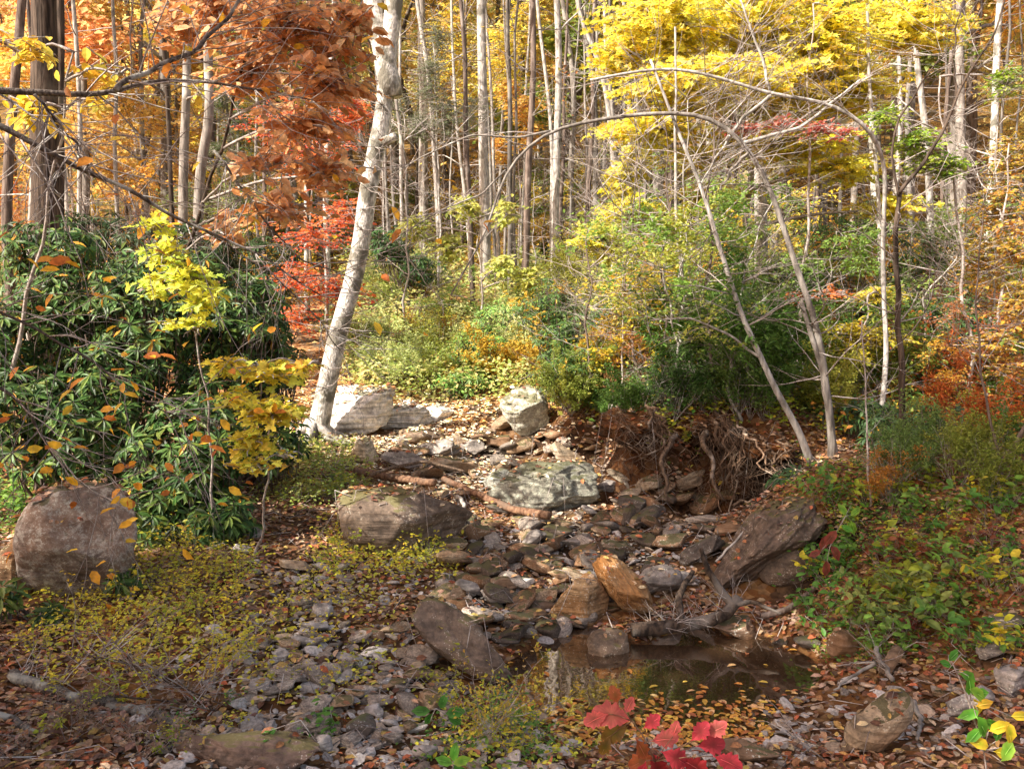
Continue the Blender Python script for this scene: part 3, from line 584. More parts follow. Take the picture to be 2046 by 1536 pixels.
# ------------------------------------------------------------------ trees
def wiggle(path, n=24, amp=.02):
    """smooth a coarse path of (x,y,z) into n points"""
    p = np.array(path, float)
    t = np.r_[0, np.cumsum(np.linalg.norm(np.diff(p, axis=0), axis=1))]; t /= t[-1]; q = np.linspace(0, 1, n)
    o = np.stack([np.interp(q, t, p[:, k]) for k in range(3)], 1)
    for _ in range(2): o[1:-1] = (o[:-2]+2*o[1:-1]+o[2:])/4
    s = R.uniform(0, 90); o[:, 0] += amp*noise(np.stack([q*6+s, 0*q, 0*q], 1)); o[:, 1] += amp*noise(np.stack([q*6+s, 0*q+5, 0*q], 1)); return o
def trunk_mesh(mb, path, r0, r1, k=12, flare=.35, rough=.06, n=30, amp=.02, col=(1, 1, 1)):
    o = wiggle(path, n, amp); q = np.linspace(0, 1, n); r = r0+(r1-r0)*q; L = np.linalg.norm(o[-1]-o[0])
    r = r*(1+flare*np.exp(-q*L/.35))*(1+rough*noise(np.stack([q*14+R.uniform(0, 50), 0*q, 0*q], 1)))
    mb.tube(o, r, k, col); return o, r
def tree(name, label, pts, d, wpx, bark, group=None, limbs=0, tw=None, top=None, wtop=None, crown=None, cat='tree', amp=.03, base_r=None, extra=None):
    """pts: (px,row) from the foot up; continues above the frame to height top"""
    path = [P(a, b, d) for a, b in pts]; foot = path[0].copy(); foot[2] = h(foot[0], foot[1])-.1
    if path[0][2] > foot[2]+.15: path = [foot]+path
    else: path[0] = foot
    if top:
        e = path[-1]; dd = norm(path[-1]-path[-2]); dd = norm(dd*.5+np.array([0, 0, .6])); path.append(e+dd*(top-e[2]+0.))
    t = thing(name, label, cat, foot+[0, 0, .1], group); r0 = wpx*d/F/2; r1 = (wtop*d/F/2) if wtop else r0*(.45 if top else .6)
    mb = MB(); o, r = trunk_mesh(mb, path, r0, r1, k=12 if wpx > 14 else 7, n=40 if wpx > 20 else 26, amp=amp, flare=.3)
    mb.part('trunk', BARKS[bark], t)
    if limbs:
        tips = []
        for i in range(limbs):
            ml = MB(); j = int(len(o)*R.uniform(.35, .97)); a = R.uniform(0, 6.28)
            grow(ml, o[j], (math.cos(a), math.sin(a), R.uniform(.1, .9)), R.uniform(.8, 2.4), r[j]*.35, 1, 4, .7, .16, .6, .03, tips, 4)
            ml.part('limb', BARKS[bark if bark != 'dark' else 'brown'], t)
        if crown:
            mc = MB(); pos = np.array([q[:] for tp in tips for q in tp[1:]]); pos = np.repeat(pos, crown[1], 0); pos = pos+NR.normal(0, .12, pos.shape); m_ = len(pos)
            leaves(mc, L_DIA, pos, NR.normal(0, 1, (m_, 3))*[1, 1, .4], np.array([0, 0, 1.])+NR.normal(0, .5, (m_, 3)), crown[2]*NR.uniform(.6, 1.2, m_), pal(crown[0], m_)); mc.part('crown', LEAF, t)
    if extra: extra(t, o, r)
    return t, o, r

# the leaning pale tree at the left side of the creek
def birch_extra(t, o, r):
    mr = MB()
    for q in range(6): b = q*1.05+.4; f = np.array(wloc(t)); trunk_mesh(mr, [f+[math.cos(b)*.05, math.sin(b)*.05, .22], f+[math.cos(b)*.2, math.sin(b)*.2, .05], f+[math.cos(b)*.42, math.sin(b)*.42, -.03], f+[math.cos(b+.3)*.75, math.sin(b+.3)*.75, -.12]], .085, .02, 7, 0, .2, 12)
    mr.part('roots', BARKS['pale'], t)
    mb = MB(); p = P(782, 195, 11.9); trunk_mesh(mb, [p, P(765, 90, 11.9), P(745, 40, 12), P(740, -60, 12.1), P(720, -250, 12.1)], .15, .08, 10, 0, .1, 14); mb.part('fork', BARKS['birch'], t)
    mb = MB(); trunk_mesh(mb, [P(748, 285, 11.9), P(775, 283, 11.8), P(792, 270, 11.75)], .09, .05, 9, 0, .2, 8); mb.part('branch_stub', BARKS['birch'], t)
    mb = MB()
    for k in range(46):
        q = o[R.randrange(3, 18)]; a = R.uniform(PI, 2*PI); grow(mb, q+np.array([0, -.12, 0]), (math.cos(a), -.4+.2*math.sin(a), R.uniform(-.4, .6)), R.uniform(.3, .8), .006, 1, 3, .7, .2, .6, 0, None, 3)
    mb.part('shoots', BARKS['twig'], [c for c in t.children if c.name.startswith('trunk')][0])
tree('leaning_tree', 'stout pale barked tree leaning right beside the sunlit white rocks', [(630, 880), (652, 760), (690, 620), (716, 500), (738, 390), (757, 290), (772, 180), (783, 60), (795, -40)], 11.9, 39, 'birch', top=11, wtop=28, limbs=5, extra=birch_extra, crown=(GOLD, 2, .1), amp=.08)

# forest trees seen behind the creek
BG = [
 ('big_oak', 'massive dark brown trunk at the upper left, deeply furrowed', [(92, 700), (90, 300), (88, 0)], 13, 72, 'dark', 3, 12),
 ('oak_tree', 'slim dark trunk tight against the right side of the massive dark trunk', [(118, 640), (120, 300), (121, 0)], 14.5, 22, 'dark', 1, 12),
 ('oak_tree', 'dark leaning trunk left of the massive dark trunk', [(12, 420), (28, 160), (45, 0)], 15, 26, 'brown', 2, 12),
 ('thin_tree', 'thin near black stem between the massive trunk and the grey mottled pair', [(348, 560), (340, 330), (331, 170), (324, 0)], 12, 13, 'dark', 3, 10),
 ('mottled_tree', 'left one of the pair of grey mottled trunks behind the bare limb', [(362, 520), (368, 300), (374, 180), (372, 0)], 18, 24, 'grey', 3, 14),
 ('mottled_tree', 'right one of the pair of grey mottled trunks, bent at mid height', [(392, 540), (400, 330), (420, 240), (415, 90), (420, 0)], 17, 26, 'grey', 3, 14),
 ('pale_tree', 'short pale trunk foot rising from the rhododendron at the left edge', [(60, 720), (62, 560), (64, 440), (70, 300)], 14, 24, 'pale', 1, None),
 ('grey_tree', 'broad grey trunk behind the wavy pale stem', [(846, 500), (846, 250), (842, 0)], 26, 24, 'grey', 3, 16),
 ('wavy_tree', 'wavy pale stem crossing in front of the broad grey trunk', [(880, 520), (870, 330), (862, 190), (846, 90), (832, 0)], 22, 14, 'pale', 3, 14),
 ('straight_tree', 'straight tall pale trunk in the middle of the wood', [(970, 520), (966, 300), (962, 120), (962, 0)], 21, 25, 'pale', 2, 18),
 ('brown_tree', 'brown straight trunk right of the straight pale trunk', [(1046, 520), (1044, 300), (1040, 0)], 28, 20, 'brown', 3, 17),
 ('forked_tree', 'grey trunk standing before the dark hollow with a leaning twin', [(1108, 530), (1110, 380), (1114, 240), (1118, 130), (1112, 0)], 20, 19, 'pale', 4, 15),
 ('slender_tree', 'slender leaning stem left of the grey trunk with a twin', [(1104, 330), (1098, 200), (1082, 90), (1072, 0)], 20.5, 11, 'pale', 2, 14),
 ('crooked_tree', 'crooked pale stem with two bends above the arching sapling', [(1228, 540), (1225, 300), (1215, 200), (1190, 90), (1155, 50), (1150, 0)], 19, 14, 'pale', 3, 13),
 ('pale_tree', 'upright pale stem just right of the crooked stem', [(1232, 540), (1226, 260), (1212, 120), (1208, 0)], 20, 14, 'pale', 3, 14),
 ('slim_tree', 'slim grey stem standing in the dark hollow', [(1170, 480), (1172, 330), (1168, 140)], 23, 9, 'grey', 4, 10),
 ('brown_tree', 'brown trunk half hidden by the lower yellow leaves', [(1342, 560), (1338, 300), (1330, 100), (1328, 0)], 24, 20, 'brown', 3, 15),
 ('brown_tree', 'brown trunk in the dark hollow left of the lower yellow leaves', [(1285, 520), (1280, 300), (1272, 0)], 27, 17, 'brown', 2, 15),
 ('pale_tree', 'pale stem behind the right end of the arching limb', [(1412, 520), (1416, 330), (1412, 150), (1408, 0)], 21, 14, 'pale', 3, 14),
 ('stout_tree', 'stout pale grey trunk behind the arching sapling', [(1522, 740), (1522, 500), (1518, 300), (1508, 120), (1505, 0)], 15.5, 33, 'pale', 4, 15),
 ('brown_tree', 'narrow brown trunk left of the stout pale grey trunk', [(1472, 760), (1474, 560), (1470, 400), (1466, 250)], 14.5, 14, 'brown', 3, 11),
 ('white_tree', 'white trunk in the laurel on the right, bright at its foot', [(1752, 540), (1752, 430), (1745, 300), (1740, 180)], 17, 22, 'birch', 3, 13),
 ('white_tree', 'slender white stem right of the dark forked sapling', [(1860, 640), (1860, 420), (1848, 240), (1828, 100), (1818, 0)], 16, 17, 'pale', 4, 13),
 ('white_tree', 'white mottled trunk near the right edge', [(1972, 470), (1986, 300), (1990, 130), (1998, 0)], 19, 19, 'birch', 3, 15),
 ('grey_tree', 'grey trunk left of the white mottled trunk near the right edge', [(1926, 520), (1920, 300), (1915, 0)], 22, 24, 'grey', 3, 16),
 ('pale_tree', 'thin pale pole left of the dark forked sapling on the right', [(1762, 760), (1760, 560), (1754, 380), (1740, 200), (1732, 60)], 12.5, 11, 'pale', 3, 9),
 ('pale_tree', 'thin pale trunk left of the leaning tree, white in the sun', [(612, 520), (614, 300), (618, 100), (616, 0)], 20, 12, 'birch', 2, 14),
 ('pale_tree', 'white trunk behind the red leaves left of the leaning tree', [(655, 560), (650, 330), (660, 150), (668, 0)], 19, 15, 'birch', 2, 14),
 ('thin_tree', 'thin pale stem just right of the leaning tree', [(805, 480), (800, 280), (798, 100), (800, 0)], 22, 9, 'pale', 3, 14),
 ('thin_tree', 'thin bent stem between the wavy stem and the straight pale trunk', [(940, 500), (928, 380), (912, 250), (905, 120)], 24, 10, 'pale', 3, 12),
 ('thin_tree', 'short leaning stick tree right of the straight pale trunk', [(1008, 500), (1014, 380), (1022, 240), (1010, 100)], 22, 8, 'grey', 3, 10),
 ('thin_tree', 'thin sapling trunk standing on the root bank', [(1382, 800), (1380, 720), (1368, 600), (1352, 470), (1350, 380)], 11.5, 10, 'pale', 4, 6),
 ('thin_tree', 'grey stem between the brown trunk and straight pale trunk, far up the slope', [(1075, 500), (1080, 250), (1085, 0)], 33, 15, 'grey', 2, 18),
 ('thin_tree', 'grey trunk behind the yellow maple leaves at upper right', [(1700, 560), (1710, 300), (1725, 60), (1728, 0)], 23, 16, 'grey', 3, 16),
]
for (nm, lb, pts, d, w, bk, lm, tp) in BG:
    tree(nm, lb, pts, d, w*.88, bk, limbs=lm, top=tp, group='forest trees behind the creek' , crown=(R.choice([GOLD, YEL, OR_BR]), 1, .12) if d > 15 and lm > 1 else None)

# bare leafy crowns for the trees further up the slope: built once, copied
def far_tree(i, hgt, palette_):
    t = thing('slope_tree', 'tree', 'tree', (0, 0, 0)); mb = MB(); pth = [(0, 0, -.3), (R.gauss(0, .3), R.gauss(0, .3), hgt*.35), (R.gauss(0, .5), R.gauss(0, .5), hgt*.7), (R.gauss(0, .8), R.gauss(0, .8), hgt)]
    r0 = R.uniform(.09, .2); o, r = trunk_mesh(mb, pth, r0, r0*.35, 8, n=18, amp=.15); mb.part('trunk', BARKS['grey' if i % 3 else 'brown'], t)
    ml = MB(); tips = []
    for k in range(12):
        j = int(18*R.uniform(.25, .98)); a = R.uniform(0, 6.28); grow(ml, o[j], (math.cos(a), math.sin(a), R.uniform(.1, .8)), R.uniform(1.2, 3), r[j]*.4, 1, 4, .7, .15, .6, .03, tips, 4, seg=5)
    ml.part('limbs', BARKS['grey'], t)
    if palette_:
        mc = MB(); pos = np.array([q[:] for tp in tips for q in tp]); n = 7000; pos = pos[NR.integers(0, len(pos), n)]+NR.normal(0, .3, (n, 3))*[1, 1, .5]
        leaves(mc, L_DIA, pos, NR.normal(0, 1, (n, 3))*[1, 1, .4], np.array([0, 0, 1.])+NR.normal(0, .45, (n, 3)), .19*NR.uniform(.6, 1.3, n), pal([(1, 1, 1), (1, .85, .9), (.8, .7, .8), (.9, 1, 1)], n, .3)); mc.part('crown', LEAF, t)
    return t
protos = [far_tree(i, R.uniform(9, 15), i < 6) for i in range(8)]
FT = {'golden leaved tree on the far hillside': [(1, .78, .26), (1, .84, .3), (1, .72, .22)], 'orange leaved tree on the far hillside': [(1, .6, .26), (.95, .54, .22)],
      'rust brown tree on the far hillside': [(.85, .55, .3), (.9, .62, .38)], 'yellow leaved tree on the far hillside': [(1, .93, .3), (1, .97, .42)], 'green leaved tree on the far hillside': [(.5, .55, .14), (.35, .45, .1)]}
keys = list(FT); used = set(); cnt = 0; placed = []
while cnt < 190:
    px = R.uniform(-150, 2200); d = 24+70*R.random()**1.25; x = d*(px-CX)/F; z = h(x, d)
    if any((x-a)**2+(d-b)**2 < (1.1+d*.012)**2 for a, b in placed): continue
    placed.append((x, d)); i = R.randrange(8)
    k = keys[R.choices(range(5), [5, 1.3, 1.0, 6, 3])[0]]; bare = i >= 6
    if px < 1150 and px > 780 and d < 45 and not bare and R.random() < .5: i = 6; bare = True
    lab = 'bare grey tree on the far hillside' if bare else k; c = R.choice(FT[k]); q = R.uniform(.8, 1.15)
    kw = dict(label=lab, group=('bare trees' if bare else k.split(' on ')[0]+'s')+' on the far hillside', colors={'crown': tuple(a*q for a in c), 'trunk': (R.uniform(.45, .95),)*3})
    dup(protos[i], (x, d, z), R.uniform(0, 6.28), R.uniform(.8, 1.3), **kw); cnt += 1
for p in protos:
    for ch in list(p.children): bpy.data.objects.remove(ch)
    bpy.data.objects.remove(p)

# poles: slim bare trunks that fill the wood in the middle distance
def pole_proto(i):
    t = thing('pole_tree', 'x', 'tree', (0, 0, 0)); mb = MB(); hh = 14; o, r = trunk_mesh(mb, [(0, 0, -.3), (R.gauss(0, .25), 0, 4), (R.gauss(0, .5), R.gauss(0, .3), 8), (R.gauss(0, .7), 0, hh)], (.05, .065, .042, .07, .05)[i], .02, 7, n=20, amp=.12)
    mb.part('trunk', BARKS[('pale', 'grey', 'grey', 'brown', 'pale')[i]], t); ml = MB()
    for k in range(16): j = R.randrange(3, 19); a = R.uniform(0, 6.28); grow(ml, o[j], (math.cos(a), math.sin(a), R.uniform(-.1, .7)), R.uniform(.5, 1.6), .015, 1, 3, .7, .14, .6, .02, None, 3)
    ml.part('limbs', BARKS['twig'], t); return t
pp = [pole_proto(i) for i in range(5)]
for k in range(80):
    px = R.choice([R.uniform(130, 300), R.uniform(430, 640), R.uniform(760, 1250), R.uniform(760, 1250), R.uniform(1250, 2060), R.uniform(0, 2040)]); d = R.uniform(18, 34); x = d*(px-CX)/F; i = R.randrange(5)
    s = R.uniform(.7, 1.25); dup(pp[i], (x, d, h(x, d)), R.uniform(0, 6.28), s, label=f"slim {('pale','grey','grey','brown','pale')[i]} pole tree in the middle of the wood", group='slim pole trees in the wood', colors={'trunk': (R.uniform(.5, 1.05),)*3})
for p in pp:
    for ch in list(p.children): bpy.data.objects.remove(ch)
    bpy.data.objects.remove(p)

# saplings on the right bank
def sapling(name, label, stems, bark, twigs=20, d=9.5, tcol=(1, 1, 1), twl=(.4, 1.2), cat='sapling', lv=1, tstart=.35):
    f0 = G(*stems[0][0][0][:2]) if len(stems[0][0][0]) == 2 else None; d0 = d if f0 is None else f0[1]
    base_ = P(*stems[0][0][0][:2], d0); base_[2] = h(base_[0], base_[1]); t = thing(name, label, cat, base_); mt_ = MB()
    for si, (pts, w0, w1) in enumerate(stems):
        path = [P(a[0], a[1], d0+(a[2] if len(a) > 2 else 0)) for a in pts]
        if si == 0: path[0] = base_-[0, 0, .05]
        mb = MB(); o, r = trunk_mesh(mb, path, w0*d0/F/2, w1*d0/F/2, 9, .25 if si == 0 else 0, .08, 40, .03); mb.part('trunk' if si == 0 else 'stem', BARKS[bark], t)
        for k in range(twigs):
            j = int(len(o)*R.uniform(tstart, .99)); a = R.uniform(0, 6.28); grow(mt_, o[j], (math.cos(a), .6*math.sin(a), R.uniform(-.2, .8)), R.uniform(*twl), max(.004, r[j]*.35), lv, 4, .6, .12, .65, .02, None, 3, tcol, col=tcol) if False else grow(mt_, o[j], (math.cos(a), .6*math.sin(a), R.uniform(-.2, .8)), R.uniform(*twl), max(.004, r[j]*.35), lv, 4, .6, .12, .65, .02, None, 3)
    mt_.part('twigs', BARKS['twig'], t); return t, d0
sapling('arching_sapling', 'mottled sapling arching far to the left over the creek from the right bank mound',
    [([(1662, 912), (1663, 850), (1652, 780), (1645, 710), (1618, 620), (1590, 540), (1566, 450), (1535, 360), (1490, 290), (1440, 240), (1380, 224), (1250, 230), (1100, 258), (1045, 300), (1005, 350), (985, 410), (975, 460), (940, 520), (900, 590)], 15, 3),
     ([(1668, 910), (1652, 800), (1640, 730), (1612, 640), (1600, 600)], 13, 9), ([(1100, 262), (1040, 275), (940, 270), (850, 310), (780, 350)], 5, 2), ([(1010, 340), (960, 390), (880, 420), (800, 470), (760, 500)], 4, 2), ([(1500, 300), (1460, 340), (1440, 380)], 7, 3)], 'grey', twigs=16, lv=1)
sapling('arching_limb', 'sunlit pale limb bowed across the yellow maple and drooping to the right',
    [([(1762, 900, .4), (1768, 700, .4), (1764, 500, .4), (1770, 330, .3), (1740, 260), (1700, 225), (1630, 200), (1540, 190), (1470, 165), (1400, 145), (1330, 135), (1230, 150), (1180, 160)], 11, 5), ([(1540, 190), (1480, 240), (1440, 300), (1400, 370)], 7, 3), ([(1540, 195), (1525, 120), (1500, 60), (1480, 0)], 6, 4), ([(1470, 290), (1600, 255), (1650, 215), (1720, 160)], 8, 4)], 'pale', twigs=20, lv=1)
sapling('leaning_sapling', 'slender pale sapling leaning left at the foot of the right bank mound',
    [([(1622, 922), (1600, 870), (1570, 815), (1520, 715), (1478, 620), (1440, 500), (1410, 400), (1370, 300), (1330, 200), (1300, 120)], 14, 5), ([(1515, 712), (1450, 665), (1380, 635), (1300, 640)], 6, 2)], 'pale', twigs=16, lv=1)
sapling('dark_forked_sapling', 'dark stemmed sapling forking into long thin branches on the right bank',
    [([(1803, 905), (1802, 780), (1800, 680), (1790, 560), (1790, 460), (1797, 380)], 14, 9), ([(1797, 385), (1850, 320), (1895, 240), (1915, 180), (1980, 80), (2010, 0)], 8, 3), ([(1795, 390), (1782, 320), (1784, 270), (1830, 180), (1900, 90)], 6, 2), ([(1910, 195), (1905, 120), (1915, 20)], 5, 2)], 'dark', twigs=12, lv=1)
sapling('thin_sapling', 'thin greenish sapling rising in front of the dark forked sapling', [([(1738, 1010), (1733, 880), (1730, 780), (1722, 640)], 5, 2)], 'twig', twigs=5)
sapling('right_edge_sapling', 'leaning brown sapling at the right edge of the bank', [([(1990, 985), (2002, 930), (2035, 880), (2080, 800), (2120, 600)], 10, 5), ([(2000, 935), (1985, 860), (1960, 760), (1950, 600), (1965, 420)], 6, 2)], 'brown', twigs=26)

# bare overhanging branches coming in from the left edge
def overhang(name, label, d, stems, nt, leaf=None, lr=(.5, 1.4)):
    b = P(*stems[0][0][0], d); t = thing(name, label, 'branch', b); mt_ = MB(); tips = []
    for si, (pts, w0, w1) in enumerate(stems):
        mb = MB(); o, r = trunk_mesh(mb, [P(a, c, d+.15*i) for i, (a, c) in enumerate(pts)], w0*d/F/2, w1*d/F/2, 8, 0, .1, 36, .05); mb.part('limb', BARKS['mottled'], t)
        for k in range(nt if si < 2 else nt//2):
            j = int(36*R.uniform(.05, .99)); dr = norm(o[min(35, j+1)]-o[max(0, j-1)]); a = R.choice([-1, 1])*R.uniform(.4, 1.1)
            dv = np.array([dr[0]*math.cos(a)-dr[2]*math.sin(a), R.gauss(0, .35), dr[0]*math.sin(a)+dr[2]*math.cos(a)])
            grow(mt_, o[j], dv, R.uniform(*lr), max(.005, r[j]*.4), 2, 3, .6, .13, .62, -.01, tips, 3, seg=7)
    mt_.part('twigs', BARKS['twig'], t.children[0])
    if leaf:
        colors, cnt_, sz, shape = leaf; mc = MB(); pos = np.array([q[:] for tp in tips for q in tp[-2:]]); pos = pos[NR.integers(0, len(pos), cnt_)]; n = cnt_
        leaves(mc, shape, pos, NR.normal(0, 1, (n, 3))*[1, 1, .5]+[0, 0, -.3], np.array([0, -.6, 1.])+NR.normal(0, .5, (n, 3)), sz*NR.uniform(.7, 1.2, n), pal(colors, n)); mc.part('leaves', LEAF, t)
    return t
ORL = [(.9, .45, .04), (.8, .32, .05), (.95, .6, .06), (.6, .2, .04)]
overhang('overhanging_branch', 'thick bare horizontal branch across the upper left, forking upward', 6.4, [([(-60, 180), (60, 183), (150, 190), (235, 182), (290, 165), (330, 160), (420, 165), (520, 180), (620, 200)], 15, 3), ([(235, 180), (260, 155), (320, 130), (390, 105), (430, 60), (480, 0), (520, -60)], 12, 6)], 24, (ORL, 30, .12, L_OVAL))
overhang('overhanging_branch', 'bare branch slanting down to the right over the rhododendron', 6.0, [([(-60, 220), (60, 285), (170, 340), (250, 375), (330, 425), (430, 470), (520, 510), (640, 590)], 13, 3), ([(70, 190), (130, 260), (180, 340)], 6, 4)], 24, (ORL, 40, .11, L_OVAL))
overhang('overhanging_branch', 'low twiggy branch with sparse orange leaves before the rhododendron', 5.6, [([(-60, 600), (60, 650), (150, 700), (230, 760), (320, 820), (430, 850)], 7, 2), ([(-60, 740), (40, 800), (90, 880), (150, 960), (240, 1010)], 8, 2)], 24, (ORL, 120, .105, L_OVAL), (.4, 1.0))
overhang('overhanging_branch', 'fine twigs crossing the red leaves left of the leaning tree', 7, [([(380, 440), (470, 500), (560, 560), (640, 640), (680, 700)], 5, 2), ([(430, 300), (520, 430), (600, 520), (720, 560)], 5, 2)], 18, None, (.4, 1.0))

# ------------------------------------------------------------------ leafy trees
def leafy(name, label, cat, ells, n, nl, size, colors, shape=L_DIA, slen=.5, droop=-.15, tilt=.35, stem=None, tw=.004, bark='twig', mat=LEAF, foot=None, limbs=True, sw=.03, shell=.3):
    c0 = np.mean([e[0] for e in ells], 0); f0 = np.array(foot) if foot is not None else np.array([c0[0], c0[1]+.3, h(c0[0], c0[1]+.3)])
    t = thing(name, label, cat, f0); ml, mt_ = MB(), MB(); sprays(ml, mt_, ells, n, nl, size, colors, shape, slen, droop, tilt, tw, shell=shell)
    ms = MB(); top = max(e[0][2] for e in ells); mid = np.array([c0[0], c0[1], top])
    o = wiggle([f0-[0, 0, .1], f0*.6+mid*.4+[.1, 0, 0], mid], 20, .1); ms.tube(o, np.linspace(sw, sw*.3, 20), 6); ms.part('trunk', BARKS[bark], t)
    for e in ells:
        c, r = np.array(e[0]), np.array(e[1]); j = int(np.argmin(np.abs(o[:, 2]-(c[2]-r[2]*.4)))); w = wiggle([o[j], (o[j]+c)/2+[0, 0, .1], c], 8, .06); mt_.tube(w, np.linspace(sw*.5, tw*2, 8), 4)
        for k in range(5):
            u = norm(NR.normal(size=3)); w = wiggle([c, c+u*r*.5+[0, 0, .05], c+u*r*.9], 6, .05); mt_.tube(w, np.linspace(tw*3, tw, 6), 3)
    mt_.part('branches', BARKS['twig'], t); ml.part('crown', mat, t, smooth=False); return t

leafy('beech_tree', 'tree with large copper brown leaves hanging before the leaning tree', 'tree', [ell(560, 60, 7.8, 190, 70, .8), ell(660, 170, 7.8, 110, 60, .6), ell(500, 150, 8.4, 120, 50, .6), ell(600, 260, 7.8, 120, 40, .6), ell(520, 340, 7.4, 110, 34, .5), ell(650, 350, 7.8, 90, 36, .5), ell(560, 420, 7.3, 110, 22, .4), ell(710, 60, 7.8, 60, 60, .4), ell(420, 20, 8, 110, 50, .6), ell(360, 60, 9, 70, 40, .5), ell(450, 470, 8, 60, 20, .4)],
      380, 8, .125, OR_BR, L_OVAL, .5, -.3, .8, foot=(-4.9, 10.8, h(-4.9, 10.8)), sw=.035, bark='dark', shell=.05)
leafy('red_maple', 'small tree with fiery red orange leaves left of the leaning tree', 'tree', [ell(620, 470, 14.5, 120, 40, 1), ell(600, 560, 14.5, 110, 36, 1), ell(590, 640, 14.3, 70, 30, .7), ell(680, 590, 15, 80, 36, .8), ell(690, 430, 15, 70, 40, .8), ell(640, 330, 15.5, 120, 50, 1.1), ell(580, 250, 16.5, 130, 50, 1.1), ell(700, 230, 16, 70, 60, .9)], 620, 9, .09, RED, L_DIA, .5, -.12, .6, shell=.02)
leafy('yellow_maple', 'maple with a wide bright yellow crown at the upper right', 'tree', [ell(1340, 60, 13, 170, 70, 1.2), ell(1500, 50, 13.5, 170, 80, 1.4), ell(1650, 80, 13, 150, 80, 1.2), ell(1390, 170, 12.5, 190, 50, 1.2), ell(1560, 180, 13, 170, 60, 1.2), ell(1700, 180, 13.5, 120, 60, 1), ell(1300, 265, 12.5, 140, 28, .9), ell(1560, 290, 13, 170, 36, 1), ell(1420, 320, 13, 120, 26, .8), ell(1240, 120, 13, 80, 50, .8), ell(1800, 60, 14, 140, 60, 1), ell(1680, 340, 13, 120, 30, .8), ell(1420, 400, 13.5, 110, 26, .7), ell(1780, 420, 13, 90, 26, .7)],
      2300, 11, .095, YEL+[(.75, .62, .1), (.85, .55, .06)], L_MAPLE, .55, -.12, .55, bark='pale', foot=(3.3, 14, h(3.3, 14)), sw=.07, shell=.02)
leafy('yellow_maple', 'lower layered spray of yellow leaves in front of the brown trunks', 'sapling', [ell(1260, 430, 13, 90, 30, .6), ell(1200, 480, 12.8, 60, 28, .5), ell(1330, 450, 13, 60, 30, .5), ell(1240, 370, 13.3, 40, 40, .4), ell(1270, 330, 13.4, 40, 40, .4), ell(1220, 510, 13, 50, 20, .4)], 330, 10, .1, YEL[:3]+[(.6, .6, .06)], L_MAPLE, .45, -.1, .3)
leafy('golden_tree', 'golden leaved tree behind the straight pale trunk', 'tree', [ell(1000, 130, 24, 60, 80, 1.2), ell(900, 90, 26, 60, 80, 1.2), ell(1050, 60, 27, 70, 60, 1.2), ell(950, 200, 26, 60, 50, 1.2)], 560, 10, .13, GOLD+YEL, L_DIA, .7)
leafy('orange_tree', 'orange leaved sapling right of the straight pale trunk', 'tree', [ell(1050, 220, 22, 50, 30, .8), ell(1060, 270, 22, 45, 30, .8), ell(1000, 300, 24, 40, 30, .8), ell(1020, 190, 23, 40, 30, .8)], 260, 10, .11, GOLD+[(.75, .3, .06)], L_DIA, .5)
leafy('green_sapling', 'sapling with fresh green leaves at the upper right', 'sapling', [ell(1770, 240, 11, 50, 22, .5), ell(1830, 290, 11, 60, 26, .5), ell(1890, 340, 11, 40, 30, .4), ell(2010, 170, 11.5, 50, 30, .5), ell(1850, 330, 11, 50, 22, .4)], 230, 9, .08, [(.25, .45, .05), (.35, .5, .07), (.5, .55, .08)], L_DIA, .4, foot=(5.9, 11.3, h(5.9, 11.3)))
leafy('pink_maple', 'few pinkish red leaf sprays under the yellow maple crown', 'sapling', [ell(1560, 255, 12, 60, 14, .4), ell(1490, 262, 12, 45, 14, .3), ell(1640, 265, 12, 50, 16, .3), ell(1690, 270, 12, 30, 16, .3), ell(1690, 45, 13, 30, 20, .3)], 75, 9, .08, [(.7, .2, .17), (.75, .3, .22), (.6, .12, .12)], L_DIA, .4)
leafy('golden_shrub', 'golden orange shrub filling the right edge beside the edge sapling', 'shrub', [ell(1990, 420, 12, 70, 60, .8), ell(2020, 500, 11, 60, 60, .8), ell(1960, 520, 12, 60, 60, .8), ell(2030, 620, 10.5, 50, 70, .6), ell(1980, 690, 10.5, 60, 40, .6), ell(2020, 330, 13, 60, 60, .8), ell(2020, 760, 10, 50, 40, .5)], 400, 9, .085, GOLD[:2]+[(.45, .25, .08), (.3, .34, .06), (.18, .26, .05), (.75, .5, .08), (.5, .2, .06)], L_DIA, .4, shell=.05)
leafy('orange_sprig', 'flat orange leaf spray left of the thin pole on the right', 'sapling', [ell(1600, 598, 11.5, 60, 8, .3), ell(1665, 590, 11.5, 50, 8, .3)], 30, 9, .08, [(.8, .3, .08), (.75, .22, .07)], L_DIA, .35)
leafy('yellow_sapling', 'yellow leaved sapling between the twin stems and the dark forked sapling', 'sapling', [ell(1760, 595, 11.5, 70, 16, .5), ell(1700, 670, 11, 60, 24, .5), ell(1760, 680, 11, 70, 24, .5), ell(1700, 715, 10.8, 50, 20, .4)], 170, 9, .08, [(.7, .6, .05), (.55, .5, .05), (.8, .65, .1)], L_DIA, .4)
leafy('ash_sapling', 'pale yellow green sapling at the foot of the straight pale trunk', 'sapling', [ell(930, 420, 16, 40, 20, .5), ell(1010, 430, 16, 40, 30, .5), ell(1000, 540, 15.5, 40, 30, .5), ell(830, 460, 17, 50, 25, .5), ell(900, 500, 17, 50, 30, .5), ell(1060, 560, 15.5, 40, 30, .4)], 190, 9, .12, [(.6, .62, .2), (.7, .65, .15), (.45, .55, .12)], L_OVAL, .45, -.3)
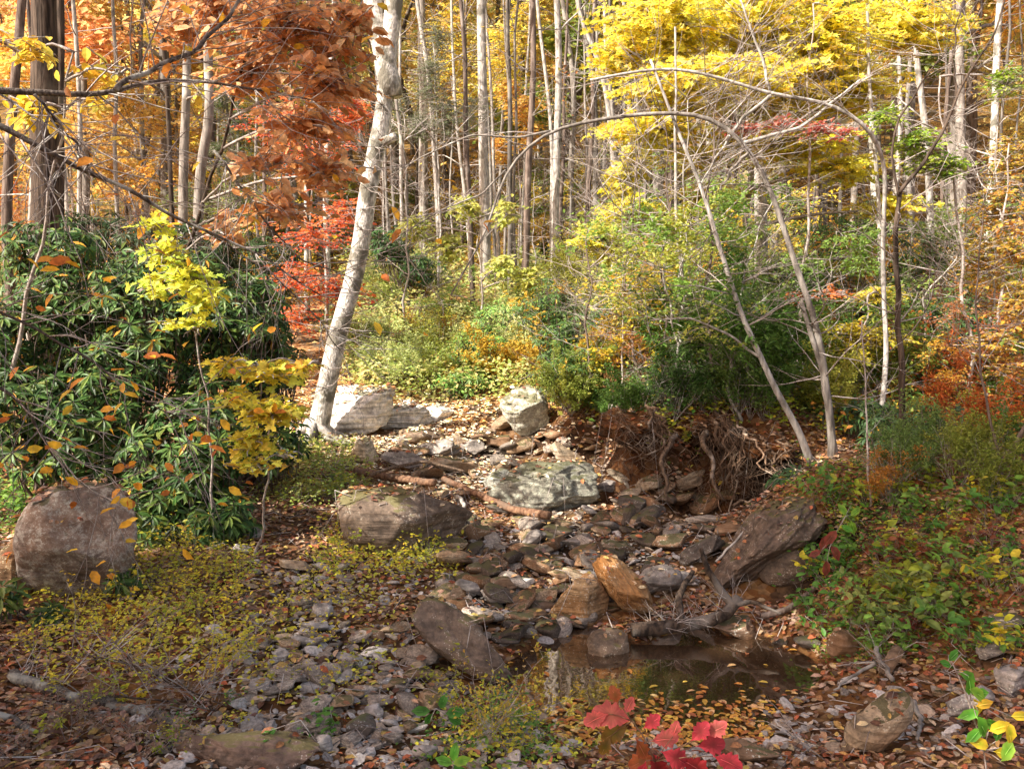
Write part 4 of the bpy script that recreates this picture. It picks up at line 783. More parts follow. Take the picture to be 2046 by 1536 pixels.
leafy('hemlock', 'feathery grey green hemlock behind the wavy pale stem', 'tree', [ell(860, 170, 19, 45, 60, .8), ell(890, 240, 19, 45, 50, .8), ell(840, 260, 19, 45, 30, .8), ell(800, 240, 20, 30, 60, .6), ell(940, 230, 20, 30, 40, .6), ell(875, 100, 20, 40, 60, .7)], 520, 22, .055, [(.2, .25, .12), (.3, .34, .2), (.13, .18, .08)], L_LONG, .7, -.25, .25, bark='pale')
leafy('hemlock', 'dark green hemlock behind the grey mottled pair of trunks', 'tree', [ell(440, 200, 20, 50, 40, .8), ell(480, 250, 20, 50, 50, .8), ell(440, 320, 20, 60, 40, .8), ell(500, 330, 20, 40, 50, .8), ell(380, 400, 21, 60, 40, .8), ell(470, 420, 20.5, 60, 50, .8)], 620, 20, .055, [(.06, .12, .03), (.1, .17, .04), (.16, .22, .05)], L_LONG, .6, -.25, .25, bark='brown')
leafy('yellow_sapling', 'cluster of big pale yellow leaves on the bare horizontal branch', 'sapling', [ell(195, 140, 7.5, 55, 18, .3), ell(240, 150, 7.3, 25, 16, .2), ell(60, 110, 7.5, 60, 25, .4), ell(60, 230, 7.5, 60, 30, .4), ell(200, 210, 7.5, 60, 20, .3)], 30, 6, .13, [(.85, .75, .15), (.8, .6, .06), (.75, .45, .05)], L_OVAL, .35, -.4, .5, foot=(-5.2, 8.4, h(-5.2, 8.4)))
leafy('maple_sapling', 'upper half of a young maple turning yellow before the rhododendron', 'sapling', [ell(310, 460, 7, 50, 22, .3), ell(330, 510, 7, 55, 30, .3), ell(370, 560, 6.9, 60, 35, .3), ell(310, 580, 7, 50, 25, .3), ell(400, 600, 6.8, 40, 40, .3), ell(390, 660, 6.8, 40, 18, .2)], 70, 7, .085, [(1, .85, .1), (.85, .9, .15), (.6, .8, .15), (1, .95, .15)], L_MAPLE, .3, -.2, .4, foot=(-2.6, 7.6, h(-2.6, 7.6)), sw=.012)
leafy('maple_sapling', 'young maple spray green to orange hanging before the leaning tree foot', 'sapling', [ell(450, 740, 6.6, 70, 18, .25), ell(540, 750, 6.6, 70, 26, .25), ell(610, 735, 6.6, 40, 20, .2), ell(470, 800, 6.5, 60, 16, .25), ell(540, 830, 6.5, 70, 26, .25), ell(500, 890, 6.5, 40, 30, .2), ell(570, 915, 6.5, 50, 8, .2), ell(505, 935, 6.5, 25, 14, .2)], 100, 7, .085, [(1, .75, .1), (.8, .9, .15), (.7, .85, .15), (1, .85, .12), (1, .6, .1)], L_MAPLE, .3, -.2, .4, foot=(-2.2, 7.4, h(-2.2, 7.4)), sw=.012)

# rhododendron thicket
def rosettes(ml, mt_, ctr, nrm_, size, cols, lpr=8, stemdir=None, old=.05):
    n = len(ctr); A = norm(nrm_); U = norm(np.cross(A, NR.normal(size=(n, 3)))); W = np.cross(A, U)
    for k in range(lpr):
        a = 2*PI*k/lpr+NR.uniform(-.3, .3, n); D = np.cos(a)[:, None]*U+np.sin(a)[:, None]*W; dr = NR.uniform(-.35, .25, n)[:, None]
        c = pal(cols, n, .2); c[NR.uniform(0, 1, n) < old/3] = (.6, .32, .04)
        leaves(ml, L_LONG, ctr+D*.012, D+A*dr+[0, 0, -.12], A+NR.normal(0, .15, (n, 3)), size*NR.uniform(.75, 1.15, n), c)
    if mt_ is not None:
        for i in range(n): mt_.tube([ctr[i], ctr[i]-A[i]*.12-[0, 0, .05], ctr[i]-A[i]*.18-[0, 0, .22]], [.003, .005, .006], 3)
def rhodo(label, ells, n, size=.132, cols=RHO, name='rhododendron', group=None, lpr=8, stems=8, mat=RHODO, old=.05, cat='shrub', hang=0):
    E = [(np.array(c), np.array(r)) for c, r in ells]; c0 = np.mean([c for c, r in E], 0); f = np.array([c0[0], c0[1]+.15, h(c0[0], c0[1]+.15)])
    t = thing(name, label, cat, f, group); ml, mt_ = MB(), MB(); w = np.array([r.prod()**.7 for c, r in E]); w /= w.sum(); n = int(n*1.2); pick = NR.choice(len(E), n, p=w)
    u = norm(NR.normal(size=(n, 3))); u[:, 1] = np.where(NR.uniform(0, 1, n) < .6, -np.abs(u[:, 1]), u[:, 1]); rad = NR.uniform(.4, 1, n)**.6*(1+.55*noise(u*2.1+c0[0]*3))
    C = np.array([E[i][0] for i in pick])+u*rad[:, None]*np.array([E[i][1] for i in pick]); C[:, 2] = np.maximum(C[:, 2], H(C[:, 0], C[:, 1])+.08)
    rosettes(ml, mt_, C, u*.6+[0, -.15, .75]+NR.normal(0, .2, (n, 3)), size, cols, lpr, old=old)
    if hang:
        pos = C[NR.integers(0, n, hang)]-[0, 0, .05]; leaves(ml, L_LONG, pos, np.array([0, 0, -1.])+NR.normal(0, .25, (hang, 3)), np.array([0, -1., 0])+NR.normal(0, .3, (hang, 3)), size, pal([(.6, .3, .04), (.7, .45, .05), (.35, .14, .03)], hang))
    for c, r in E:
        for k in range(stems): e = c+NR.uniform(-.8, .8, 3)*r; w_ = wiggle([f+NR.normal(0, .12, 3)*[1, 1, 0]-[0, 0, .05], (f+e)/2+NR.normal(0, .1, 3), e], 8, .1); mt_.tube(w_, np.linspace(.02, .006, 8), 5)
    mt_.part('stems', BARKS['brown'], t); ml.part('foliage', mat, t, smooth=False); return t
rhodo('rhododendron mass beside the large rounded boulder, lowest in front', [ell(380, 900, 8, 120, 110, .5), ell(330, 1010, 7.8, 110, 80, .45), ell(430, 1030, 7.8, 80, 60, .4)], 420, hang=26)
rhodo('rhododendron at the left edge above the rounded boulder', [ell(60, 820, 8.2, 110, 110, .6), ell(180, 850, 8.2, 110, 120, .6), ell(40, 680, 8.6, 90, 90, .6)], 400, hang=16)
rhodo('tall rhododendron behind the yellow turning maple sapling', [ell(150, 600, 9, 120, 90, .6), ell(300, 640, 9, 120, 110, .7), ell(230, 740, 8.8, 130, 90, .6), ell(110, 500, 9.4, 110, 60, .6), ell(330, 545, 9.6, 120, 55, .6)], 620, hang=40, cols=RHO+[(.1, .19, .06)])
rhodo('rhododendron between the maple sapling and the leaning tree', [ell(470, 640, 9.6, 110, 90, .7), ell(430, 780, 9.2, 110, 90, .6), ell(500, 600, 10, 90, 60, .6), ell(540, 720, 10, 70, 90, .6), ell(560, 870, 9.4, 60, 60, .5)], 480, hang=14)
rhodo('shaded rhododendron crest behind the slanting bare branch', [ell(350, 500, 15, 140, 60, .9), ell(520, 530, 15.5, 90, 60, .9), ell(150, 480, 15, 120, 60, .9)], 420, .15, cols=[(.03, .06, .02), (.05, .09, .03)])
rhodo('small rhododendron sprig below the rounded boulder', [ell(95, 1225, 6, 28, 18, .15)], 7, .12, stems=2)
rhodo('rhododendron sprig at the left edge in front of the brown boulder', [ell(15, 1190, 6, 30, 25, .15)], 8, .13, stems=2)
rhodo('low rhododendron sprig at the right foot of the rounded boulder', [ell(245, 1150, 6.4, 35, 18, .15)], 7, .11, stems=2)
rhodo('rosette of evergreen leaves at the head of the dark layered rock', [ell(1575, 958, 8.6, 34, 16, .15)], 7, .13, stems=2, cols=[(.06, .13, .05), (.08, .16, .06)])
rhodo('evergreen shrub around the foot of the dark forked sapling', [ell(1790, 880, 9.3, 70, 60, .35), ell(1740, 830, 9.8, 60, 40, .35), ell(1880, 830, 9.8, 50, 40, .3)], 130, .12, cols=[(.06, .12, .05), (.09, .17, .06)])
rhodo('dark laurel overhanging the upright grey white boulder', [ell(1150, 740, 12.4, 80, 50, .6), ell(1200, 670, 13, 90, 70, .7), ell(1120, 680, 12.8, 50, 50, .5), ell(1100, 620, 14, 60, 60, .5)], 520, .1, cols=RHO+[(.08, .15, .04)], name='laurel', stems=12)
rhodo('laurel on the sunny slope left of the dark laurel', [ell(960, 700, 14.8, 60, 60, .6), ell(930, 760, 14.2, 60, 28, .5), ell(1010, 640, 15.5, 60, 50, .6)], 330, .1, cols=[(.16, .3, .06), (.26, .4, .1), (.1, .2, .05)], name='laurel', stems=10)
rhodo('light green shrub on the bright slope above the white rocks', [ell(770, 730, 15.5, 70, 36, .6), ell(850, 690, 16, 70, 50, .6), ell(720, 680, 16.5, 40, 40, .5), ell(880, 620, 17, 60, 40, .6)], 360, .095, cols=[(.35, .42, .1), (.45, .5, .12), (.2, .34, .08)], name='shrub', mat=LEAF, stems=10)
rhodo('dark green shrub at the wood edge right of the leaning tree', [ell(780, 490, 19, 50, 36, .7), ell(840, 540, 19, 40, 30, .6)], 190, .14, cols=[(.05, .12, .04), (.09, .19, .06)], name='laurel')
rhodo('laurel bank behind the leaning sapling', [ell(1440, 560, 15, 80, 60, .7), ell(1590, 560, 14.5, 90, 60, .7), ell(1480, 650, 14, 60, 40, .5)], 420, .11, cols=[(.12, .25, .05), (.2, .35, .09), (.07, .14, .04)], name='laurel')
rhodo('laurel around the white trunk on the right', [ell(1700, 480, 15, 90, 60, .7), ell(1830, 520, 15, 90, 70, .7), ell(1780, 600, 14, 80, 40, .6)], 430, .11, cols=[(.12, .25, .05), (.2, .35, .09), (.07, .14, .04)], name='laurel')
rhodo('green laurel below the stump at the head of the root bank', [ell(1550, 760, 12, 60, 40, .4), ell(1510, 800, 11.2, 40, 30, .3), ell(1640, 800, 11, 60, 30, .4)], 170, .09, cols=[(.09, .2, .05), (.2, .33, .07), (.06, .12, .04)], name='laurel')
rhodo('dark shrub at the right edge of the bank', [ell(2010, 930, 8.6, 60, 60, .35), ell(1950, 880, 9.3, 60, 40, .35), ell(2040, 1040, 7.8, 40, 50, .3)], 200, .075, cols=[(.05, .1, .03), (.1, .17, .04), (.3, .12, .05), (.2, .22, .05)], name='shrub', mat=LEAF, stems=10)
rhodo('shaded laurel on the right slope above the far right leaves', [ell(1900, 640, 12.5, 80, 60, .6), ell(1960, 820, 11.5, 70, 40, .5), ell(1850, 740, 12, 70, 40, .5)], 300, .1, cols=[(.06, .13, .04), (.1, .2, .06)], name='laurel')

# understorey shrubs copied over the slope
def shrub_proto(i):
    t = thing('slope_shrub', 'x', 'shrub', (0, 0, 0)); mt_, ml = MB(), MB(); tips = []
    for k in range(9): a = R.uniform(0, 6.28); grow(mt_, (0, 0, -.03), (math.cos(a)*.5, math.sin(a)*.5, R.uniform(.6, 1.2)), R.uniform(.7, 1.4), .009, 2, 4, .6, .12, .6, .02, tips, 3, seg=5)
    pos = np.array([q[:] for tp in tips for q in tp[1:]]); mt_.part('stems', BARKS['twig'], t)
    if i < 4:
        n = [3600, 2600, 3000, 1800][i]; pos = pos[NR.integers(0, len(pos), n)]+NR.normal(0, .04, (n, 3)); leaves(ml, L_LONG if i == 0 else L_DIA, pos, NR.normal(0, 1, (n, 3))*[1, 1, .5], np.array([0, 0, 1.])+NR.normal(0, .5, (n, 3)), (.1, .06, .07, .07)[i]*NR.uniform(.6, 1.2, n), pal([(1, 1, 1), (.8, .85, .8), (.6, .6, .6)], n, .3)); ml.part('foliage', LEAF, t, smooth=False)
    return t
sp = [shrub_proto(i) for i in range(6)]
SC = {'pale green': [(.65, .75, .3), (.75, .8, .35)], 'green': [(.16, .3, .06), (.1, .2, .05), (.25, .38, .1)], 'yellow green': [(.45, .48, .08), (.55, .55, .1), (.35, .42, .08)], 'golden': [(.7, .42, .05), (.8, .55, .08)], 'red orange': [(.7, .2, .05), (.65, .3, .06)]}
for rgn, n, cols, where_, ss in [((1740, 2046, 880, 1020), 16, ['green', 'bare', 'red orange', 'green', 'yellow green'], 'on top of the right bank', .42), ((1090, 1600, 800, 862), 20, ['green', 'green', 'bare', 'yellow green', 'green', 'golden'], 'on the lip of the root bank', .5), ((700, 1080, 560, 790), 46, ['yellow green', 'pale green', 'green', 'bare', 'pale green', 'golden'], 'on the sunny slope above the white rocks', .7), ((1080, 1560, 520, 820), 60, ['green', 'green', 'bare', 'golden', 'yellow green', 'bare'], 'in the thicket above the root bank', .9),
                       ((1560, 2040, 520, 860), 60, ['green', 'golden', 'bare', 'green', 'yellow green', 'bare', 'red orange'], 'in the thicket on the right slope', .85), ((560, 1250, 440, 560), 40, ['green', 'bare', 'golden', 'bare', 'yellow green'], 'at the edge of the wood', 1.0), ((0, 620, 420, 700), 36, ['green', 'bare', 'golden', 'red orange'], 'in the wood behind the rhododendrons', 1.0)]:
    for k in range(n):
        g = G(*in_px(rgn)); c = R.choice(cols); bare = c == 'bare'; i = R.choice([4, 5]) if bare else R.randrange(4)
        s = ss*R.uniform(.6, 1.3)
        o = dup(sp[i], g, R.uniform(0, 6.28), s, label=(f'bare twiggy shrub {where_}' if bare else f'{c} leaved shrub {where_}'), group=('bare' if bare else c)+' shrubs '+where_, colors=None if bare else {'foliage': R.choice(SC[c])})
for p in sp:
    for ch in list(p.children): bpy.data.objects.remove(ch)
    bpy.data.objects.remove(p)

# low weeds
def weed_proto(i):
    t = thing('weed', 'x', 'weed', (0, 0, 0)); mt_, ml = MB(), MB(); tips = []
    for k in range(5): a = R.uniform(0, 6.28); grow(mt_, (0, 0, -.01), (math.cos(a)*.6, math.sin(a)*.6, R.uniform(.5, 1.2)), R.uniform(.14, .3), .0022, 1, 4, .6, .14, .6, .02, tips, 3, seg=5)
    pos = np.array([q[:] for tp in tips for q in tp[1:]]); n = (50, 80, 34, 60)[i]; pos = pos[NR.integers(0, len(pos), n)]
    leaves(ml, L_OVAL, pos, NR.normal(0, 1, (n, 3))*[1, 1, .3], np.array([0, -.3, 1.])+NR.normal(0, .4, (n, 3)), (.036, .03, .075, .06)[i]*NR.uniform(.5, 1.2, n), pal([(1, 1, 1), (.8, .85, .8), (1, .9, 1)], n, .2))
    mt_.part('stems', BARKS['twig'], t); ml.part('leaves', LEAF, t, smooth=False); return t
wp = [weed_proto(i) for i in range(4)]
WC = {'yellow': [(.95, .82, .08), (.85, .75, .08), (.75, .78, .1)], 'green': [(.14, .33, .06), (.25, .45, .08)], 'yellow green': [(.45, .55, .06), (.5, .52, .06)], 'dull red': [(.3, .08, .06), (.4, .14, .07)], 'pale green': [(.3, .45, .12), (.45, .55, .15)], 'dry brown': [(.35, .24, .17), (.45, .34, .26)]}
for rgn, n, cols, ids, where_, ss in [((0, 430, 1400, 1530), 24, ['dry brown'], (1,), 'in the lower left brush', .9), ((60, 500, 1130, 1400), 66, ['yellow', 'yellow', 'yellow green'], (0, 1), 'on the leafy ground below the rounded boulder', .9), ((230, 500, 1060, 1200), 40, ['yellow', 'yellow green'], (0, 1), 'between the boulder and the gravel bank', 1.1), ((650, 890, 1040, 1160), 34, ['yellow', 'yellow green', 'yellow green'], (0, 1), 'at the foot of the broad dark boulder', 1.1),
        ((480, 720, 1150, 1420), 22, ['yellow', 'yellow green'], (0, 1), 'among the stones of the gravel bank', .7), ((880, 1110, 1330, 1530), 26, ['yellow', 'yellow green', 'green'], (0, 1), 'at the near left shore of the pool', .9), ((560, 740, 890, 1010), 34, ['pale green', 'yellow green'], (1, 3), 'in the sun at the leaning tree foot', 1.1),
        ((1620, 2040, 990, 1330), 110, ['green', 'green', 'yellow green', 'dull red', 'yellow'], (2, 3, 0), 'on the right bank', 1.15), ((1690, 1840, 1190, 1290), 34, ['pale green', 'yellow green'], (2,), 'in the bright patch by the right shore', 1.3), ((0, 120, 960, 1060), 14, ['green'], (3,), 'at the left edge above the boulders', 1.2), ((1300, 1700, 830, 930), 22, ['yellow green', 'green'], (2, 3), 'on top of the root bank', 1.1), ((0, 640, 1400, 1530), 22, ['yellow green', 'green', 'yellow'], (0, 3), 'along the near left ground', .8)]:
    for k in range(int(n*.68)):
        px, py = in_px(rgn); g = G(px, py)
        if g[2] < -.02 and 0 < g[0] < 2.6: continue
        c = R.choice(cols); dup(wp[R.choice(ids)], g, R.uniform(0, 6.28), ss*R.uniform(.6, 1.2), label=f'small {c} leaved weed {where_}', group=f'{c} weeds {where_}', colors={'leaves': R.choice(WC[c])})
for p in wp:
    for ch in list(p.children): bpy.data.objects.remove(ch)
    bpy.data.objects.remove(p)

def cover(name, label, rgns, shape, size, zmax):
    mb = MB()
    for rgn, n, cols in rgns:
        pts = np.array([G(*in_px(rgn)) for _ in range(max(20, n//14))]); c = np.repeat(pts, 14, 0); m_ = len(c); x = c[:, 0]+NR.normal(0, .09, m_)*(1+c[:, 1]*.03); y = c[:, 1]+NR.normal(0, .12, m_)*(1+c[:, 1]*.05)
        z = H(x, y); ok = z > -.02; x, y, z = x[ok], y[ok], z[ok]; m_ = len(x); cc = np.repeat(pal(cols, len(pts), .15), 14, 0)[ok]
        leaves(mb, shape, np.stack([x, y, z+NR.uniform(.01, zmax, m_)*(.5+y/16)], 1), NR.normal(0, 1, (m_, 3))*[1, 1, .3], np.array([0, -.3, 1.])+NR.normal(0, .4, (m_, 3)), size*(.6+y/18)*NR.uniform(.5, 1.2, m_), cc*NR.uniform(.7, 1.2, (m_, 1)))
    return mb.top(name, LEAF, label, 'ground cover', kind='stuff', smooth=False)
GC1 = [(.12, .28, .05), (.22, .36, .06), (.4, .46, .06), (.6, .5, .05)]; GC2 = [(.95, .82, .08), (.8, .78, .1), (.65, .68, .1)]
cover('ground_cover', 'low green and yellow plants creeping over the banks', [((1620, 2046, 960, 1330), 4200, GC1+[(.35, .1, .05), (.07, .16, .03)]), ((1560, 1760, 940, 1020), 700, GC1), ((60, 500, 1090, 1330), 2600, GC2), ((520, 720, 890, 1010), 2600, [(.4, .5, .12), (.6, .6, .15)]), ((640, 900, 1050, 1160), 1300, GC2), ((480, 800, 1160, 1440), 700, GC2), ((860, 1130, 1400, 1536), 1300, GC2+GC1[:2]), ((0, 150, 930, 1080), 1500, GC1[:3])], L_OVAL, .042, .1)
cover('slope_cover', 'knee high green and yellow growth over the wooded slope', [((680, 1080, 560, 810), 14000, [(.65, .75, .25), (.8, .82, .35), (.45, .6, .16), (.85, .7, .3)]), ((1080, 1640, 520, 830), 13000, [(.14, .3, .05), (.35, .48, .1), (.5, .55, .1), (.65, .5, .06)]), ((1640, 2046, 520, 880), 11000, [(.12, .26, .05), (.3, .4, .08), (.65, .45, .06), (.6, .28, .06)]), ((500, 1250, 470, 570), 6000, [(.14, .28, .06), (.4, .45, .1), (.6, .45, .08)]), ((0, 500, 450, 760), 5000, [(.12, .24, .05), (.5, .4, .08), (.6, .3, .06)])], L_DIA, .07, .45)

# bare understorey trees: fine pale branching in front of the wood
def bare_proto(i):
    t = thing('bare_understorey_tree', 'x', 'tree', (0, 0, 0)); mb = MB(); hh = R.uniform(3, 4.6); o, r = trunk_mesh(mb, [(0, 0, -.1), (R.gauss(0, .2), 0, hh*.4), (R.gauss(0, .4), 0, hh)], .022, .006, 6, n=20, amp=.15); mb.part('trunk', BARKS[('pale', 'brown')[i % 2]], t); mt_ = MB()
    for k in range(20): j = R.randrange(3, 20); a = R.uniform(0, 6.28); grow(mt_, o[j], (math.cos(a), math.sin(a), R.uniform(0, .7)), R.uniform(.6, 1.5), .009, 2, 4, .55, .13, .6, .0, None, 3, seg=6)
    mt_.part('branches', BARKS['twig'], t); return t
UC = {'yellow': [(1, .82, .1), (.95, .75, .08)], 'golden orange': [(.9, .5, .08), (.95, .6, .1)], 'fresh green': [(.3, .48, .1), (.4, .55, .14)], 'lime yellow': [(.65, .7, .14), (.75, .75, .2)], 'copper': [(.6, .28, .1), (.7, .35, .16)]}
def leafy_proto(i):
    t = thing('leafy_sapling', 'x', 'tree', (0, 0, 0)); mb = MB(); hh = R.uniform(2.2, 4.2); o, r = trunk_mesh(mb, [(0, 0, -.1), (R.gauss(0, .2), 0, hh*.4), (R.gauss(0, .4), 0, hh)], .02, .006, 6, n=20, amp=.15); mb.part('trunk', BARKS[('brown', 'pale')[i % 2]], t); mt_, ml = MB(), MB(); tips = []
    for k in range(16): j = R.randrange(3, 20); a = R.uniform(0, 6.28); grow(mt_, o[j], (math.cos(a), math.sin(a), R.uniform(0, .5)), R.uniform(.5, 1.3), .008, 1, 6, .55, .12, .6, .0, tips, 3, seg=6)
    pos = np.array([q[:] for tp in tips for q in tp[1:]]); n = (1500, 2200, 900, 1800)[i]; pos = pos[NR.integers(0, len(pos), n)]+NR.normal(0, .05, (n, 3))*[1, 1, .5]
    leaves(ml, L_DIA if i < 3 else L_OVAL, pos, NR.normal(0, 1, (n, 3))*[1, 1, .35], np.array([0, 0, 1.])+NR.normal(0, .5, (n, 3)), (.085, .07, .1, .075)[i]*NR.uniform(.6, 1.2, n), pal([(1, 1, 1), (.8, .85, .8), (1, .85, .9)], n, .25)); mt_.part('branches', BARKS['twig'], t); ml.part('crown', LEAF, t, smooth=False); return t
lp = [leafy_proto(i) for i in range(4)]
for rgn, n, cols, where_, ss in [((1240, 2040, 600, 830), 36, ['yellow', 'fresh green', 'lime yellow', 'golden orange', 'lime yellow', 'fresh green', 'fresh green'], 'in the thicket on the right', .9), ((1100, 1500, 540, 700), 10, ['lime yellow', 'fresh green', 'fresh green'], 'above the root bank', .75), ((740, 1250, 490, 560), 14, ['yellow', 'golden orange', 'lime yellow', 'fresh green'], 'at the edge of the central wood', 1.1),
                       ((1750, 2046, 760, 900), 7, ['copper', 'golden orange', 'fresh green'], 'at the right end of the bank', .6), ((30, 600, 480, 620), 16, ['golden orange', 'yellow', 'fresh green', 'copper'], 'in the wood on the left', 1.1), ((700, 1000, 600, 740), 6, ['lime yellow', 'fresh green'], 'on the sunny slope', .45), ((1150, 1420, 790, 850), 5, ['copper', 'fresh green', 'fresh green'], 'on the lip of the root bank', .35)]:
    for k in range(n):
        c = R.choice(cols); dup(lp[R.randrange(4)], G(*in_px(rgn)), R.uniform(0, 6.28), ss*R.uniform(.65, 1.2), label=f'{c} leaved sapling {where_}', group=f'{c} saplings {where_}', colors={'crown': R.choice(UC[c])})
for p in lp:
    for ch in list(p.children): bpy.data.objects.remove(ch)
    bpy.data.objects.remove(p)
bp = [bare_proto(i) for i in range(4)]
for rgn, n, where_ in [((1180, 2040, 600, 840), 13, 'in the thicket on the right'), ((1150, 1500, 700, 850), 12, 'at the root bank edge'), ((740, 1250, 480, 620), 20, 'before the dark hollow of the wood'), ((20, 600, 500, 760), 10, 'behind the rhododendrons'), ((800, 1000, 620, 780), 3, 'on the sunny slope')]:
    for k in range(n): i = R.randrange(4); dup(bp[i], G(*in_px(rgn)), R.uniform(0, 6.28), R.uniform(.6, 1.15), label=f"bare {('pale', 'brown')[i % 2]} stemmed twiggy tree {where_}", group='bare twiggy trees '+where_)
for p in bp:
    for ch in list(p.children): bpy.data.objects.remove(ch)
    bpy.data.objects.remove(p)

# ------------------------------------------------------------------ foreground plants
def stalk_plant(name, label, d, stem, lv, shape, size, cols, foot, sw=.004, bark='twig', lsc=1):
    f = np.array(foot); t = thing(name, label, 'plant', f); mb = MB(); path = [f]+[P(a, b, d) for a, b in stem]; mb.tube(wiggle(path, 16, .01), np.linspace(sw, sw*.5, 16), 5)
    leafobjs = []
    for (x, y, ang, s, tilt, ci) in lv:
        p = P(x, y, d+R.uniform(-.05, .05)); a = math.radians(ang); D = np.array([[math.cos(a), R.uniform(-.3, .1), math.sin(a)]]); N_ = np.array([[math.sin(tilt)*.6, -1, .5]])
        ml = MB(); leaves(ml, shape, p[None], D, N_, s*lsc, np.array([cols[ci]])); Vc = ml.v[-1]; ml.v[-1] = Vc+norm(N_)*(.1*s*lsc*np.sin((Vc-p)@norm(D[0])/(s*lsc)*3.4+R.uniform(0, 3)))[:, None]+norm(N_)*(.05*s*noise((Vc-p)*35+x))[:, None]; C_ = np.array(ml.c[-1]); C_[-1] *= np.array([.55, .9, .6]); C_[::3] *= .82; ml.c[-1] = C_; ml.tube([p, p+norm(D[0])*s*lsc*.5+[0, -.002, 0], p+norm(D[0])*s*lsc*.9+[0, -.001, -.004]], [.0012, .0009, .0004], 4, tuple(np.clip(np.array(cols[ci])*1.3+.08, 0, 1))); ml.part('leaf', LEAF, t)
        k = np.argmin([np.linalg.norm(np.array(q)-p) for q in path[1:]])+1; mb.tube([path[k], (path[k]+p)/2+[0, 0, .004], p], [.0018, .0015, .0012], 4)
    mb.part('stem', BARKS[bark], t); return t
RC = [(.62, .06, .09), (.72, .15, .15), (.4, .03, .04), (.25, .14, .03), (.45, .12, .05)]
stalk_plant('oak_seedling', 'bright red oak leaves rising at the bottom edge before the pool', 2.5, [(1330, 1640), (1310, 1520), (1290, 1460), (1262, 1440)],
    [(1262, 1440, 165, .15, .2, 1), (1250, 1425, 70, .07, -.3, 1), (1285, 1455, 45, .085, .3, 0), (1300, 1480, 10, .11, .1, 1), (1320, 1500, -25, .12, -.2, 0), (1390, 1490, 5, .12, .1, 0), (1300, 1500, -70, .12, .3, 2), (1255, 1450, 205, .11, .4, 3), (1380, 1480, 50, .1, 0, 0), (1310, 1510, 200, .11, 0, 4), (1360, 1515, -30, .13, .2, 2), (1290, 1520, -110, .1, .1, 0), (1345, 1470, 80, .07, 0, 1), (1215, 1425, 200, .1, .1, 1), (1235, 1405, 110, .08, 0, 4), (1410, 1470, 40, .1, .2, 1), (1425, 1510, -20, .12, 0, 0), (1220, 1470, 240, .08, 0, 3), (1370, 1530, 200, .1, 0, 1), (1270, 1475, -60, .09, .2, 4)],
    L_OAKW, .1, RC, (.45, 2.6, h(.45, 2.6)), .004, 'red', lsc=.74)
GC = [(.16, .42, .05), (.3, .5, .06), (.85, .6, .05), (.8, .45, .05), (.1, .3, .05)]
stalk_plant('cherry_seedling', 'tall plant with green and yellow pointed leaves in the bottom right corner', 2.7, [(1990, 1640), (1965, 1500), (1940, 1400), (1910, 1340), (1895, 1310)],
    [(1895, 1320, 60, .07, .2, 4), (1900, 1330, 150, .06, .1, 4), (1915, 1345, -20, .1, .4, 0), (1935, 1350, -80, .09, .2, 0), (1935, 1375, -30, .1, .1, 1), (1940, 1385, 10, .08, 0, 0), (1945, 1395, -75, .1, .3, 2), (1955, 1420, 200, .09, 0, 0), (1950, 1430, -60, .11, .2, 0), (1950, 1410, 20, .08, .2, 3), (1960, 1440, -20, .1, .1, 0), (1975, 1460, 30, .1, .2, 2), (1960, 1455, 215, .09, .1, 0), (1985, 1500, -10, .1, .2, 2), (1975, 1490, 160, .1, 0, 2), (2000, 1520, 60, .11, 0, 1), (2010, 1440, -80, .1, .2, 2), (2020, 1430, 10, .08, 0, 2), (1990, 1480, 80, .08, .1, 4)],
    L_OVAL, .1, GC, (1.6, 2.9, h(1.6, 2.9)), lsc=.72)
stalk_plant('green_seedling', 'little bright green plant at the bottom edge left of the red leaves', 3.6, [(905, 1560), (905, 1520)], [(905, 1520, 80, .08, 0, 0), (905, 1525, 20, .08, 0, 1), (905, 1525, 160, .08, 0, 0), (905, 1530, -30, .07, 0, 4)], L_OVAL, .1, GC, tuple(G(905, 1534)))
stalk_plant('dark_green_seedling', 'dark green three leaved plant on the gravel left of the pool', 4.9, [(860, 1440), (870, 1415)], [(860, 1420, 175, .11, .2, 4), (880, 1415, 70, .1, 0, 4), (890, 1425, 10, .12, .3, 4), (865, 1425, 230, .08, 0, 4), (895, 1430, -20, .1, 0, 4)], L_OVAL, .1, GC, tuple(G(870, 1442)))
stalk_plant('red_leaf_sprig', 'sprig with dull red and green leaves hanging on the right bank', 6.6, [(1650, 1130), (1660, 1080), (1690, 1030), (1700, 1010)], [(1690, 1030, 120, .11, 0, 1), (1700, 1030, 40, .1, 0, 1), (1700, 1040, -70, .12, 0, 1), (1670, 1060, 230, .14, 0, 5), (1650, 1070, -110, .12, 0, 5), (1660, 1090, -60, .13, 0, 5), (1650, 1120, -90, .12, 0, 5), (1680, 1050, -20, .1, 0, 0), (1640, 1100, 200, .1, 0, 5)], L_OVAL, .1, GC+[(.35, .08, .06)], tuple(G(1650, 1160)))
